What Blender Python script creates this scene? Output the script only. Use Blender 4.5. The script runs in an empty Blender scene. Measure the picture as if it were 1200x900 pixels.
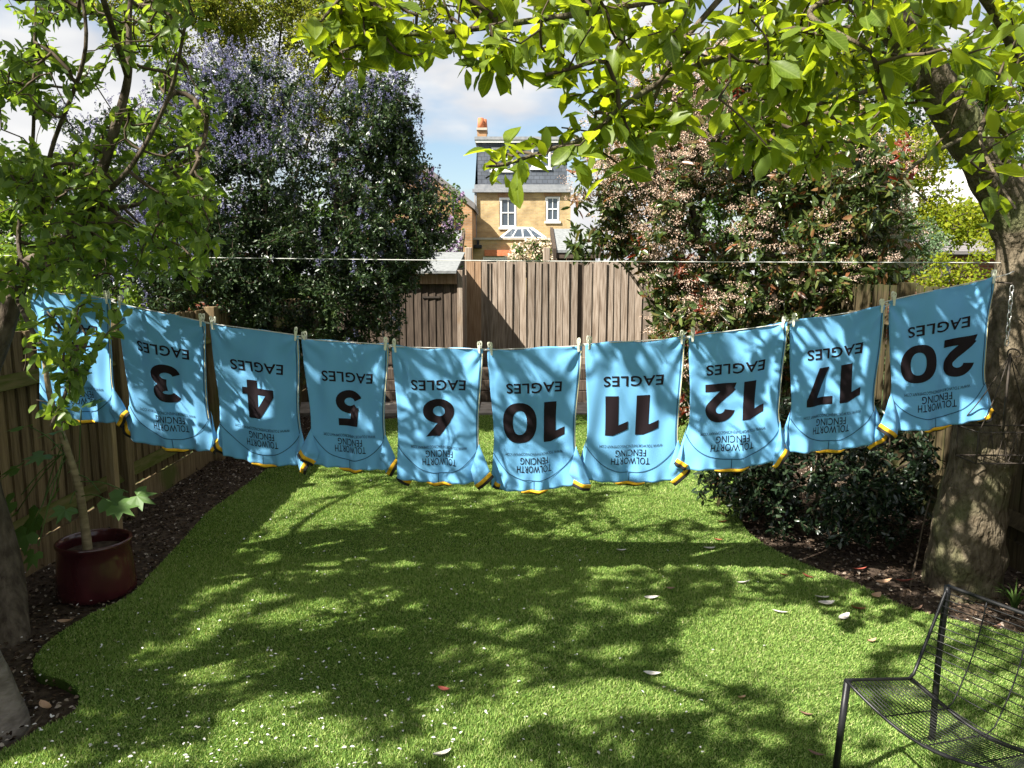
import bpy, bmesh, math, random
import numpy as np
from mathutils import Vector, Matrix
from mathutils.geometry import tessellate_polygon

# ------------------------------------------------------------------ camera, sky, sun, exposure
SC = bpy.context.scene
COL = SC.collection
F_PX, CAM_H, HORIZON = 906.0, 1.75, 320.0
PITCH = math.atan((450 - HORIZON) / F_PX)
cam = bpy.data.cameras.new('camera')
cam.sensor_fit = 'HORIZONTAL'; cam.sensor_width = 36.0; cam.lens = 36.0 * F_PX / 1200.0
cam.clip_start = 0.05; cam.clip_end = 2000
cam_ob = bpy.data.objects.new('camera', cam); COL.objects.link(cam_ob)
cam_ob.location = (0, 0, CAM_H); cam_ob.rotation_euler = (math.pi / 2 - PITCH, 0, 0)
SC.camera = cam_ob

SUN_EL, SUN_AZ = math.radians(46), math.radians(58)       # azimuth: how far to the left of straight behind the camera
SUN_DIR = np.array([math.sin(SUN_AZ) * math.cos(SUN_EL), math.cos(SUN_AZ) * math.cos(SUN_EL), -math.sin(SUN_EL)])
sun = bpy.data.lights.new('sun', 'SUN'); sun.energy = 5.0; sun.angle = math.radians(0.55); sun.color = (1.0, 0.95, 0.86)
sun_ob = bpy.data.objects.new('sun', sun); COL.objects.link(sun_ob)
sun_ob.rotation_euler = Vector(SUN_DIR).to_track_quat('-Z', 'Y').to_euler()

W = bpy.data.worlds.new('World'); SC.world = W; W.use_nodes = True
nt = W.node_tree; nt.nodes.clear()
def wn(t, **kw):
    n = nt.nodes.new(t)
    for k, v in kw.items(): setattr(n, k, v)
    return n
sky = wn('ShaderNodeTexSky', sky_type='NISHITA'); sky.sun_disc = False
sky.sun_elevation = SUN_EL; sky.sun_rotation = math.pi + SUN_AZ
sky.air_density = 1.1; sky.dust_density = 0.6; sky.ozone_density = 1.6
bg1 = wn('ShaderNodeBackground'); bg1.inputs[1].default_value = 0.054
bg2 = wn('ShaderNodeBackground'); bg2.inputs[1].default_value = 0.31
tc = wn('ShaderNodeTexCoord'); mp = wn('ShaderNodeMapping'); mp.inputs['Scale'].default_value = (1.0, 1.0, 2.2)
mp.inputs['Location'].default_value = (0.35, 0.1, 0.60)
nz = wn('ShaderNodeTexNoise'); nz.inputs['Scale'].default_value = 3.1; nz.inputs['Detail'].default_value = 5; nz.inputs['Roughness'].default_value = 0.55
rp = wn('ShaderNodeValToRGB'); rp.color_ramp.elements[0].position = 0.35; rp.color_ramp.elements[1].position = 0.49
nz2 = wn('ShaderNodeTexNoise'); nz2.inputs['Scale'].default_value = 6.0; nz2.inputs['Detail'].default_value = 3
rp2 = wn('ShaderNodeValToRGB'); rp2.color_ramp.elements[0].color = (0.66, 0.69, 0.76, 1); rp2.color_ramp.elements[1].color = (1, 1, 1, 1)
rp2.color_ramp.elements[0].position = 0.33; rp2.color_ramp.elements[1].position = 0.6
mx = wn('ShaderNodeMixShader'); out = wn('ShaderNodeOutputWorld')
L = nt.links.new
L(tc.outputs['Generated'], mp.inputs[0]); L(mp.outputs[0], nz.inputs[0]); L(mp.outputs[0], nz2.inputs[0])
L(nz.outputs[0], rp.inputs[0]); L(nz2.outputs[0], rp2.inputs[0]); L(rp2.outputs[0], bg2.inputs[0]); L(sky.outputs[0], bg1.inputs[0])
L(rp.outputs[0], mx.inputs[0]); L(bg1.outputs[0], mx.inputs[1]); L(bg2.outputs[0], mx.inputs[2]); L(mx.outputs[0], out.inputs[0])

SC.view_settings.view_transform = 'Standard'; SC.view_settings.look = 'None'
SC.view_settings.exposure = 1.64; SC.view_settings.gamma = 1.0; SC.view_settings.use_curve_mapping = False
SC.render.engine = 'CYCLES'
SC.cycles.use_denoising = True
SC.cycles.max_bounces = 4; SC.cycles.diffuse_bounces = 3; SC.cycles.glossy_bounces = 2; SC.cycles.transmission_bounces = 2
SC.cycles.transparent_max_bounces = 8; SC.cycles.caustics_reflective = False; SC.cycles.caustics_refractive = False
SC.cycles.sample_clamp_indirect = 6; SC.cycles.debug_use_spatial_splits = True

# ------------------------------------------------------------------ measuring helpers (photograph is 1200 x 900)
_F = np.array([0, math.cos(PITCH), -math.sin(PITCH)]); _U = np.array([0, math.sin(PITCH), math.cos(PITCH)])
def ray(px, py): return _F + np.array([1.0, 0, 0]) * ((px - 600) / F_PX) + _U * ((450 - py) / F_PX)
def P(px, py, Y):
    d = ray(px, py); return np.array([0, 0, CAM_H]) + d * (Y / d[1])
def G(px, py, z=0.0):
    d = ray(px, py); return np.array([0, 0, CAM_H]) + d * ((z - CAM_H) / d[2])
def proj(p):
    q = np.asarray(p, float) - np.array([0, 0, CAM_H]); dz = q @ _F
    dz = np.where(np.abs(dz) < 1e-6, 1e-6, dz)
    return 600 + F_PX * q[..., 0] / dz, 450 - F_PX * (q @ _U) / dz, dz

RNG = np.random.default_rng(11); random.seed(5)

# ------------------------------------------------------------------ object helpers
def tag(o, label=None, cat=None, group=None, kind=None):
    if label: o['label'] = label
    if cat: o['category'] = cat
    if group: o['group'] = group
    if kind: o['kind'] = kind
    return o
_PW = {}
def parent_world(p):
    return _PW.get(p.name, Vector((0, 0, 0)))
def empty(name, loc, label, cat, group=None):
    o = bpy.data.objects.new(name, None); COL.objects.link(o); o.location = loc
    o.empty_display_size = 0.1
    _PW[o.name] = Vector(loc)
    return tag(o, label, cat, group)
def link(name, me, parent=None, loc=None, rot=None, scale=None):
    o = bpy.data.objects.new(name, me); COL.objects.link(o)
    if loc is not None: o.location = loc
    if rot is not None: o.rotation_euler = rot
    if scale is not None: o.scale = scale
    if parent is not None:
        o.parent = parent; o.matrix_parent_inverse = Matrix.Translation(-parent_world(parent))
    return o
def np_mesh(name, V, Fs, mat, smooth=False):
    """V (n,3) array, Fs (m,k) array of equal-sized polygons."""
    V = np.ascontiguousarray(V, dtype=np.float32); Fs = np.ascontiguousarray(Fs, dtype=np.int32)
    me = bpy.data.meshes.new(name)
    me.vertices.add(len(V)); me.vertices.foreach_set('co', V.ravel())
    m, k = Fs.shape
    me.loops.add(m * k); me.loops.foreach_set('vertex_index', Fs.ravel())
    me.polygons.add(m); me.polygons.foreach_set('loop_start', np.arange(0, m * k, k, dtype=np.int32))
    me.polygons.foreach_set('loop_total', np.full(m, k, dtype=np.int32))
    if smooth: me.polygons.foreach_set('use_smooth', np.ones(m, dtype=bool))
    me.update(calc_edges=True); me.validate()
    if mat: me.materials.append(mat)
    return me
def py_mesh(name, V, Fs, mat, smooth=False):
    me = bpy.data.meshes.new(name); me.from_pydata([tuple(map(float, v)) for v in V], [], [tuple(map(int, f)) for f in Fs]); me.update()
    if smooth:
        for p in me.polygons: p.use_smooth = True
    if mat: me.materials.append(mat)
    return me
class Acc:
    """collects arrays of quads into one mesh"""
    def __init__(s): s.V = []; s.F = []; s.n = 0
    def add(s, V, Fq):
        s.V.append(np.asarray(V, float)); s.F.append(np.asarray(Fq, int) + s.n); s.n += len(V)
    def mesh(s, name, mat, smooth=True): return np_mesh(name, np.concatenate(s.V), np.concatenate(s.F), mat, smooth)
BOXF = [(0, 3, 2, 1), (4, 5, 6, 7), (0, 1, 5, 4), (1, 2, 6, 5), (2, 3, 7, 6), (3, 0, 4, 7)]
def box_v(x0, x1, y0, y1, z0, z1):
    return np.array([(x0, y0, z0), (x1, y0, z0), (x1, y1, z0), (x0, y1, z0), (x0, y0, z1), (x1, y0, z1), (x1, y1, z1), (x0, y1, z1)], float)
def box(name, x0, x1, y0, y1, z0, z1, mat, parent=None, bevel=0.0):
    me = py_mesh(name, box_v(x0, x1, y0, y1, z0, z1), BOXF, mat)
    if bevel:
        bm = bmesh.new(); bm.from_mesh(me)
        bmesh.ops.bevel(bm, geom=bm.edges[:], offset=bevel, segments=1, affect='EDGES'); bm.to_mesh(me); bm.free()
    return link(name, me, parent)
def prism(name, pts, y0, y1, mat, parent=None):
    """polygon in XZ extruded along Y"""
    n = len(pts)
    V = [(p[0], y0, p[1]) for p in pts] + [(p[0], y1, p[1]) for p in pts]
    Fs = [tuple(range(n))] + [tuple(range(2 * n - 1, n - 1, -1))] + [(i, i + n, (i + 1) % n + n, (i + 1) % n) for i in range(n)]
    me = py_mesh(name, V, Fs, mat)
    bm = bmesh.new(); bm.from_mesh(me); bmesh.ops.recalc_face_normals(bm, faces=bm.faces); bm.to_mesh(me); bm.free()
    return link(name, me, parent)
def tube(pts, rad, sides=8, closed_ends=True, lump=0.0, seed=0):
    pts = np.asarray(pts, float); n = len(pts)
    rad = np.full(n, rad, float) if np.isscalar(rad) else np.asarray(rad, float)
    T = np.gradient(pts, axis=0); T /= np.linalg.norm(T, axis=1)[:, None] + 1e-12
    m = np.abs(T.mean(0)); ref = np.eye(3)[int(np.argmin(m))]
    A = np.cross(T, ref); A /= np.linalg.norm(A, axis=1)[:, None] + 1e-9
    B = np.cross(T, A)
    th = np.linspace(0, 2 * np.pi, sides, endpoint=False)
    R = rad[:, None] * np.ones(sides)
    if lump:
        s = np.arange(n)[:, None]
        R = R * (1 + lump * (np.sin(3 * th + 0.5 * s + seed) * 0.4 + np.sin(5 * th - 0.9 * s + 2 * seed) * 0.35 + np.sin(2 * th + 0.23 * s) * 0.6))
    V = pts[:, None, :] + R[..., None] * (np.cos(th)[None, :, None] * A[:, None, :] + np.sin(th)[None, :, None] * B[:, None, :])
    V = V.reshape(-1, 3); i = np.arange(n - 1)[:, None] * sides; j = np.arange(sides)[None, :]; jn = (j + 1) % sides
    Fq = np.stack([i + j, i + jn, i + sides + jn, i + sides + j], -1).reshape(-1, 4)
    if closed_ends:
        c0, c1 = len(V), len(V) + 1
        V = np.vstack([V, pts[0], pts[-1]])
        e = [(c0, int((k + 1) % sides), int(k), c0) for k in range(sides)]
        a = np.array([[c0, (k + 1) % sides, k, k] for k in range(0)] or np.zeros((0, 4)), int)
        caps = []
        for k in range(0, sides - 1, 2):
            caps.append((c0, (k + 2) % sides, k + 1, k))
            b = (n - 1) * sides
            caps.append((c1, b + k, b + k + 1, b + (k + 2) % sides))
        Fq = np.vstack([Fq, np.array(caps, int)])
    return V, Fq
def smooth_path(pts, n):
    """Catmull-Rom through points"""
    p = np.asarray(pts, float)
    if len(p) == 2: return p[0] + (p[1] - p[0]) * np.linspace(0, 1, n)[:, None]
    q = np.vstack([2 * p[0] - p[1], p, 2 * p[-1] - p[-2]]); out = []
    for t in np.linspace(0, len(p) - 1, n):
        i = min(int(t), len(p) - 2); u = t - i; a, b, c, d = q[i:i + 4]
        out.append(0.5 * ((2 * b) + (c - a) * u + (2 * a - 5 * b + 4 * c - d) * u * u + (3 * b - a - 3 * c + d) * u ** 3))
    return np.array(out)
def rod(name, pts, r, mat, parent=None, sides=8, n=None):
    pts = smooth_path(pts, n) if n else np.asarray(pts, float)
    V, Fq = tube(pts, r, sides); return link(name, np_mesh(name, V, Fq, mat, True), parent)

# ------------------------------------------------------------------ materials
def new_mat(name):
    m = bpy.data.materials.new(name); m.use_nodes = True
    t = m.node_tree; b = t.nodes['Principled BSDF']
    return m, t, b
def col4(c): return (c[0], c[1], c[2], 1.0)
def plain(name, c1, c2=None, rough=0.7, scale=6.0, stretch=(1, 1, 1), bump=0.0, bscale=None, metal=0.0, spec=0.4, orand=0.0, detail=5, lo=0.35, hi=0.65, trans=0.0, third=None, bdist=0.02):
    """noise between two colours, optional bump, optional brightness change per object"""
    m, t, b = new_mat(name); N = t.nodes.new; K = t.links.new
    b.inputs['Roughness'].default_value = rough; b.inputs['Metallic'].default_value = metal; b.inputs['Specular IOR Level'].default_value = spec
    tcn = N('ShaderNodeTexCoord'); mpn = N('ShaderNodeMapping'); mpn.inputs['Scale'].default_value = stretch
    K(tcn.outputs['Object'], mpn.inputs[0])
    oi = N('ShaderNodeObjectInfo')
    if orand:
        ad = N('ShaderNodeVectorMath'); ad.operation = 'MULTIPLY_ADD'; ad.inputs[1].default_value = (1, 1, 1)
        sc = N('ShaderNodeVectorMath'); sc.operation = 'SCALE'; sc.inputs[0].default_value = (17.3, 9.1, 31.7); K(oi.outputs['Random'], sc.inputs['Scale'])
        K(mpn.outputs[0], ad.inputs[0]); K(sc.outputs[0], ad.inputs[2]); vec = ad.outputs[0]
    else: vec = mpn.outputs[0]
    base = None
    if c2 is not None:
        n = N('ShaderNodeTexNoise'); n.inputs['Scale'].default_value = scale; n.inputs['Detail'].default_value = detail; K(vec, n.inputs[0])
        r = N('ShaderNodeValToRGB'); r.color_ramp.elements[0].position = lo; r.color_ramp.elements[1].position = hi
        r.color_ramp.elements[0].color = col4(c1); r.color_ramp.elements[1].color = col4(c2); K(n.outputs[0], r.inputs[0]); base = r.outputs[0]
        if third:
            n3 = N('ShaderNodeTexNoise'); n3.inputs['Scale'].default_value = third[1]; n3.inputs['Detail'].default_value = 6; K(tcn.outputs['Object'], n3.inputs[0])
            r3 = N('ShaderNodeValToRGB'); r3.color_ramp.elements[0].position = third[2]; r3.color_ramp.elements[1].position = third[2] + 0.14
            K(n3.outputs[0], r3.inputs[0])
            mm = N('ShaderNodeMix'); mm.data_type = 'RGBA'; K(r3.outputs[0], mm.inputs[0]); K(base, mm.inputs[6]); mm.inputs[7].default_value = col4(third[0]); base = mm.outputs[2]
    if orand:
        hs = N('ShaderNodeHueSaturation'); mr = N('ShaderNodeMapRange'); mr.inputs[3].default_value = 1 - orand; mr.inputs[4].default_value = 1 + orand
        K(oi.outputs['Random'], mr.inputs[0]); K(mr.outputs[0], hs.inputs['Value'])
        if base: K(base, hs.inputs['Color'])
        else: hs.inputs['Color'].default_value = col4(c1)
        base = hs.outputs[0]
    if base: K(base, b.inputs['Base Color'])
    else: b.inputs['Base Color'].default_value = col4(c1)
    if bump:
        n2 = N('ShaderNodeTexNoise'); n2.inputs['Scale'].default_value = bscale or scale; n2.inputs['Detail'].default_value = 7; K(vec, n2.inputs[0])
        bp = N('ShaderNodeBump'); bp.inputs['Strength'].default_value = bump; bp.inputs['Distance'].default_value = bdist
        K(n2.outputs[0], bp.inputs['Height']); K(bp.outputs[0], b.inputs['Normal'])
    if trans:
        tr = N('ShaderNodeBsdfTranslucent'); mxs = N('ShaderNodeMixShader'); mxs.inputs[0].default_value = trans
        if base: K(base, tr.inputs[0])
        else: tr.inputs[0].default_value = col4(c1)
        K(b.outputs[0], mxs.inputs[1]); K(tr.outputs[0], mxs.inputs[2]); K(mxs.outputs[0], t.nodes['Material Output'].inputs[0])
    return m
def leaf_mat(name, cols, trans=0.45, tboost=(1.5, 1.35, 0.7), rough=0.42, spec=0.45, veins=False):
    """cols: list of (position, colour) picked per leaf"""
    m, t, b = new_mat(name); N = t.nodes.new; K = t.links.new
    g = N('ShaderNodeNewGeometry'); oi = N('ShaderNodeObjectInfo')
    ad = N('ShaderNodeMath'); ad.operation = 'ADD'; K(g.outputs['Random Per Island'], ad.inputs[0]); K(oi.outputs['Random'], ad.inputs[1])
    fr = N('ShaderNodeMath'); fr.operation = 'FRACT'; K(ad.outputs[0], fr.inputs[0])
    r = N('ShaderNodeValToRGB'); e = r.color_ramp.elements
    e[0].position, e[0].color = cols[0][0], col4(cols[0][1]); e[1].position, e[1].color = cols[-1][0], col4(cols[-1][1])
    for p, c in cols[1:-1]:
        x = e.new(p); x.color = col4(c)
    K(fr.outputs[0], r.inputs[0])
    if veins:                                                 # pale midrib and side veins, slight blotching
        tcv = N('ShaderNodeTexCoord'); sx = N('ShaderNodeSeparateXYZ'); K(tcv.outputs['Object'], sx.inputs[0])
        ab = N('ShaderNodeMath'); ab.operation = 'ABSOLUTE'; K(sx.outputs[1], ab.inputs[0])
        mid = N('ShaderNodeMapRange'); mid.inputs[1].default_value = 0.008; mid.inputs[2].default_value = 0.028; mid.inputs[3].default_value = 1; mid.inputs[4].default_value = 0; K(ab.outputs[0], mid.inputs[0])
        ma = N('ShaderNodeMath'); ma.operation = 'MULTIPLY_ADD'; ma.inputs[1].default_value = -0.9; K(ab.outputs[0], ma.inputs[0]); K(sx.outputs[0], ma.inputs[2])
        mb_ = N('ShaderNodeMath'); mb_.operation = 'MULTIPLY'; mb_.inputs[1].default_value = 62; K(ma.outputs[0], mb_.inputs[0])
        sn = N('ShaderNodeMath'); sn.operation = 'SINE'; K(mb_.outputs[0], sn.inputs[0])
        sv = N('ShaderNodeMapRange'); sv.inputs[1].default_value = 0.80; sv.inputs[2].default_value = 1.0; sv.inputs[3].default_value = 0; sv.inputs[4].default_value = 0.55; K(sn.outputs[0], sv.inputs[0])
        mxv = N('ShaderNodeMath'); mxv.operation = 'MAXIMUM'; K(mid.outputs[0], mxv.inputs[0]); K(sv.outputs[0], mxv.inputs[1])
        nb_ = N('ShaderNodeTexNoise'); nb_.inputs['Scale'].default_value = 5; K(tcv.outputs['Object'], nb_.inputs[0])
        va = N('ShaderNodeMapRange'); va.inputs[1].default_value = 0.3; va.inputs[2].default_value = 0.7; va.inputs[3].default_value = 0.8; va.inputs[4].default_value = 1.15; K(nb_.outputs[0], va.inputs[0])
        hv = N('ShaderNodeHueSaturation'); K(r.outputs[0], hv.inputs['Color']); K(va.outputs[0], hv.inputs['Value'])
        mm = N('ShaderNodeMix'); mm.data_type = 'RGBA'; K(mxv.outputs[0], mm.inputs[0]); K(hv.outputs[0], mm.inputs[6]); mm.inputs[7].default_value = (0.22, 0.30, 0.06, 1)
        class _O: pass
        r = _O(); r.outputs = [mm.outputs[2]]
    K(r.outputs[0], b.inputs['Base Color'])
    b.inputs['Roughness'].default_value = rough; b.inputs['Specular IOR Level'].default_value = spec
    if spec < 0.35:                                           # matt petals and blades: plain diffuse
        df = N('ShaderNodeBsdfDiffuse'); K(r.outputs[0], df.inputs[0]); t.nodes.remove(b); b = df; K(b.outputs[0], t.nodes['Material Output'].inputs[0])
    if trans:
        tr = N('ShaderNodeBsdfTranslucent'); mu = N('ShaderNodeVectorMath'); mu.operation = 'MULTIPLY'; mu.inputs[1].default_value = tboost
        K(r.outputs[0], mu.inputs[0]); K(mu.outputs[0], tr.inputs[0])
        mxs = N('ShaderNodeMixShader'); mxs.inputs[0].default_value = trans
        K(b.outputs[0], mxs.inputs[1]); K(tr.outputs[0], mxs.inputs[2]); K(mxs.outputs[0], t.nodes['Material Output'].inputs[0])
    return m
def brick_mat(name, c1, c2, mortar, bw=0.225, bh=0.075, msize=0.01, axis='XZ', rough=0.9):
    m, t, b = new_mat(name); N = t.nodes.new; K = t.links.new
    b.inputs['Roughness'].default_value = rough; b.inputs['Specular IOR Level'].default_value = 0.15
    tcn = N('ShaderNodeTexCoord'); sp = N('ShaderNodeSeparateXYZ'); cb = N('ShaderNodeCombineXYZ'); K(tcn.outputs['Object'], sp.inputs[0])
    ax = N('ShaderNodeMath'); ax.operation = 'ADD'; K(sp.outputs[0], ax.inputs[0]); K(sp.outputs[1], ax.inputs[1])
    K(ax.outputs[0], cb.inputs[0]); K(sp.outputs[2], cb.inputs[1])
    br = N('ShaderNodeTexBrick'); K(cb.outputs[0], br.inputs[0]); br.inputs['Scale'].default_value = 1.0
    br.inputs['Brick Width'].default_value = bw; br.inputs['Row Height'].default_value = bh; br.inputs['Mortar Size'].default_value = msize
    br.inputs['Color1'].default_value = col4(c1); br.inputs['Color2'].default_value = col4(c2); br.inputs['Mortar'].default_value = col4(mortar)
    n = N('ShaderNodeTexNoise'); n.inputs['Scale'].default_value = 2.2; n.inputs['Detail'].default_value = 8; K(tcn.outputs['Object'], n.inputs[0])
    hs = N('ShaderNodeHueSaturation'); mr = N('ShaderNodeMapRange'); mr.inputs[1].default_value = 0.3; mr.inputs[2].default_value = 0.7
    mr.inputs[3].default_value = 0.72; mr.inputs[4].default_value = 1.2; K(n.outputs[0], mr.inputs[0]); K(mr.outputs[0], hs.inputs['Value'])
    K(br.outputs[0], hs.inputs['Color']); K(hs.outputs[0], b.inputs['Base Color'])
    bp = N('ShaderNodeBump'); bp.inputs['Strength'].default_value = 0.5; bp.inputs['Distance'].default_value = 0.01; K(br.outputs['Fac'], bp.inputs['Height']); bp.invert = True
    K(bp.outputs[0], b.inputs['Normal'])
    return m

M_SOIL = plain('soil', (0.030, 0.021, 0.016), (0.085, 0.062, 0.045), rough=0.95, scale=28, bump=0.8, bscale=60, spec=0.1)
M_GROUND = plain('rough_grass_ground', (0.03, 0.05, 0.015), (0.06, 0.08, 0.03), rough=0.95, scale=3, spec=0.1)
M_TURF = plain('turf_backing', (0.030, 0.062, 0.010), (0.055, 0.10, 0.018), rough=0.95, scale=90, bump=0.6, bscale=160, spec=0.05, third=((0.075, 0.105, 0.025), 2.0, 0.50))
M_PAVE = plain('paving_stone', (0.20, 0.17, 0.14), (0.33, 0.29, 0.25), rough=0.9, scale=9, bump=0.3, orand=0.15, spec=0.2)
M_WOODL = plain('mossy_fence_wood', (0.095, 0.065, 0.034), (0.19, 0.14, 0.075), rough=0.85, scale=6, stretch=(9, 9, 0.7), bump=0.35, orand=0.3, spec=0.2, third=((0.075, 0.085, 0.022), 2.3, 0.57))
M_WOODR = plain('shade_darkened_fence_wood', (0.040, 0.030, 0.016), (0.085, 0.066, 0.034), rough=0.88, scale=6, stretch=(9, 9, 0.7), bump=0.35, orand=0.25, spec=0.15, third=((0.050, 0.058, 0.018), 2.3, 0.52))  # right fence: shade is put into the wood colour, darker than the left fence
M_MOSS = plain('mossy_rail', (0.060, 0.072, 0.014), (0.115, 0.100, 0.040), rough=0.95, scale=7, stretch=(6, 0.8, 6), bump=0.5, spec=0.1)
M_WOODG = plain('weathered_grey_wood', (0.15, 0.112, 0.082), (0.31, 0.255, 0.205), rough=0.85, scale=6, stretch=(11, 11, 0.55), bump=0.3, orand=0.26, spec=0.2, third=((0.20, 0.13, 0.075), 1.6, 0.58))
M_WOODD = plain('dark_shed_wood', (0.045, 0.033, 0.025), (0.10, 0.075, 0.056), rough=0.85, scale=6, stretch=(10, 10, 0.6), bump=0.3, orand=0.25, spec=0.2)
M_WOODO = plain('orange_brown_wood', (0.19, 0.115, 0.065), (0.29, 0.195, 0.125), rough=0.8, scale=6, stretch=(10, 10, 0.6), bump=0.3, orand=0.2, spec=0.2)
M_FELT = plain('roofing_felt', (0.16, 0.17, 0.17), (0.23, 0.24, 0.24), rough=0.95, scale=18, bump=0.2, spec=0.1)
M_BARK = plain('grey_brown_bark', (0.060, 0.046, 0.028), (0.185, 0.152, 0.105), rough=0.9, scale=14, stretch=(1.5, 1.5, 0.7), detail=10, lo=0.32, hi=0.68, bump=1.0, bscale=26, bdist=0.06, spec=0.15, third=((0.115, 0.12, 0.055), 3.2, 0.52))
M_BARKD = plain('dark_bark', (0.05, 0.038, 0.028), (0.12, 0.098, 0.072), rough=0.92, scale=10, stretch=(3, 3, 1), bump=0.7, bscale=22, spec=0.12)
M_BARKP = plain('pale_bark', (0.09, 0.075, 0.06), (0.19, 0.165, 0.14), rough=0.9, scale=12, stretch=(1, 1, 2.5), bump=0.7, bscale=30, spec=0.12)
M_TWIG = plain('twig_bark', (0.055, 0.040, 0.028), (0.11, 0.085, 0.058), rough=0.9, scale=20, spec=0.15)
M_STEM = plain('tan_stem', (0.17, 0.135, 0.075), (0.27, 0.22, 0.13), rough=0.85, scale=14, stretch=(1, 1, 3), bump=0.3, spec=0.15)
M_BLACK = plain('black_metal', (0.007, 0.007, 0.008), (0.013, 0.013, 0.014), rough=0.4, scale=40, metal=0.0, spec=0.35)
M_STEEL = plain('galvanised_steel', (0.45, 0.44, 0.42), (0.62, 0.61, 0.58), rough=0.4, scale=30, metal=0.9)
M_IRON = plain('rusty_iron', (0.028, 0.023, 0.019), (0.055, 0.042, 0.032), rough=0.75, scale=40, spec=0.3)
M_GLAZE = plain('oxblood_glaze', (0.032, 0.007, 0.009), (0.065, 0.015, 0.017), rough=0.16, scale=5, stretch=(1, 1, 0.5), bump=0.08, bscale=12, spec=0.6)
M_ROPE = plain('white_line', (0.55, 0.55, 0.52), rough=0.6)
M_PEG = plain('cream_plastic', (0.66, 0.66, 0.52), (0.74, 0.74, 0.62), rough=0.38, scale=30, spec=0.4)
M_PETAL = leaf_mat('white_petals', [(0.0, (0.62, 0.57, 0.57)), (1.0, (0.76, 0.75, 0.72))], trans=0.2, tboost=(1, 1, 1), rough=0.6, spec=0.2)
M_CHIP = leaf_mat('bark_chips', [(0.0, (0.025, 0.017, 0.012)), (0.55, (0.09, 0.062, 0.042)), (0.8, (0.17, 0.125, 0.09)), (1.0, (0.36, 0.31, 0.26))], trans=0, rough=0.9, spec=0.1)
def fabric(name, c, c2):
    m, t, b = new_mat(name); N = t.nodes.new; K = t.links.new
    b.inputs['Roughness'].default_value = 0.75; b.inputs['Specular IOR Level'].default_value = 0.25; b.inputs['Sheen Weight'].default_value = 0.15
    tcn = N('ShaderNodeTexCoord'); n = N('ShaderNodeTexNoise'); n.inputs['Scale'].default_value = 5; n.inputs['Detail'].default_value = 3; K(tcn.outputs['Object'], n.inputs[0])
    r = N('ShaderNodeValToRGB'); r.color_ramp.elements[0].color = col4(c); r.color_ramp.elements[1].color = col4(c2); K(n.outputs[0], r.inputs[0]); K(r.outputs[0], b.inputs['Base Color'])
    w = N('ShaderNodeTexNoise'); w.inputs['Scale'].default_value = 420; w.inputs['Detail'].default_value = 2; K(tcn.outputs['Object'], w.inputs[0])
    bp = N('ShaderNodeBump'); bp.inputs['Strength'].default_value = 0.25; bp.inputs['Distance'].default_value = 0.002; K(w.outputs[0], bp.inputs['Height']); K(bp.outputs[0], b.inputs['Normal'])
    tr = N('ShaderNodeBsdfTranslucent'); K(r.outputs[0], tr.inputs[0]); mxs = N('ShaderNodeMixShader'); mxs.inputs[0].default_value = 0.16
    K(b.outputs[0], mxs.inputs[1]); K(tr.outputs[0], mxs.inputs[2]); K(mxs.outputs[0], t.nodes['Material Output'].inputs[0])
    return m
M_SHIRT = fabric('sky_blue_jersey', (0.145, 0.405, 0.68), (0.165, 0.445, 0.73))
M_YEL = plain('yellow_rib', (0.66, 0.36, 0.012), (0.75, 0.43, 0.02), rough=0.8, scale=60, bump=0.2, bscale=200)
M_BLKF = plain('black_rib', (0.012, 0.011, 0.012), rough=0.8)
M_PRINT = plain('black_print', (0.010, 0.006, 0.008), rough=0.6, spec=0.15)
M_NAVY = plain('navy_seam', (0.022, 0.085, 0.16), rough=0.8)
M_CREAMF = plain('cream_piping', (0.50, 0.45, 0.25), rough=0.8)
M_YBRICK = brick_mat('yellow_stock_brick', (0.52, 0.37, 0.17), (0.43, 0.29, 0.13), (0.42, 0.35, 0.24))
M_OBRICK = brick_mat('orange_brick', (0.42, 0.22, 0.10), (0.33, 0.17, 0.08), (0.33, 0.26, 0.18))
M_RBRICK = brick_mat('red_brick', (0.26, 0.085, 0.05), (0.20, 0.065, 0.04), (0.25, 0.2, 0.16))
M_SLATE = brick_mat('grey_slate', (0.095, 0.11, 0.135), (0.12, 0.135, 0.16), (0.06, 0.065, 0.075), bw=0.3, bh=0.2, msize=0.012, rough=0.6)
M_TILE = plain('grey_roof_tiles', (0.13, 0.12, 0.12), (0.2, 0.185, 0.18), rough=0.85, scale=5, stretch=(1, 1, 12), bump=0.5)
M_WHITE = plain('white_paint', (0.74, 0.74, 0.72), (0.8, 0.8, 0.78), rough=0.5, scale=4)
M_LEAD = plain('lead_sheet', (0.20, 0.21, 0.225), (0.28, 0.29, 0.30), rough=0.6, scale=5)
M_STONE = plain('stone_coping', (0.36, 0.31, 0.25), (0.46, 0.41, 0.34), rough=0.9, scale=6)
M_TERRA = plain('terracotta', (0.42, 0.13, 0.055), (0.52, 0.18, 0.08), rough=0.8, scale=8)
def glass_mat():
    m, t, b = new_mat('window_glass')
    b.inputs['Base Color'].default_value = (0.05, 0.065, 0.085, 1); b.inputs['Roughness'].default_value = 0.06; b.inputs['Specular IOR Level'].default_value = 1.0
    return m
M_GLASS = glass_mat()
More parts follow.
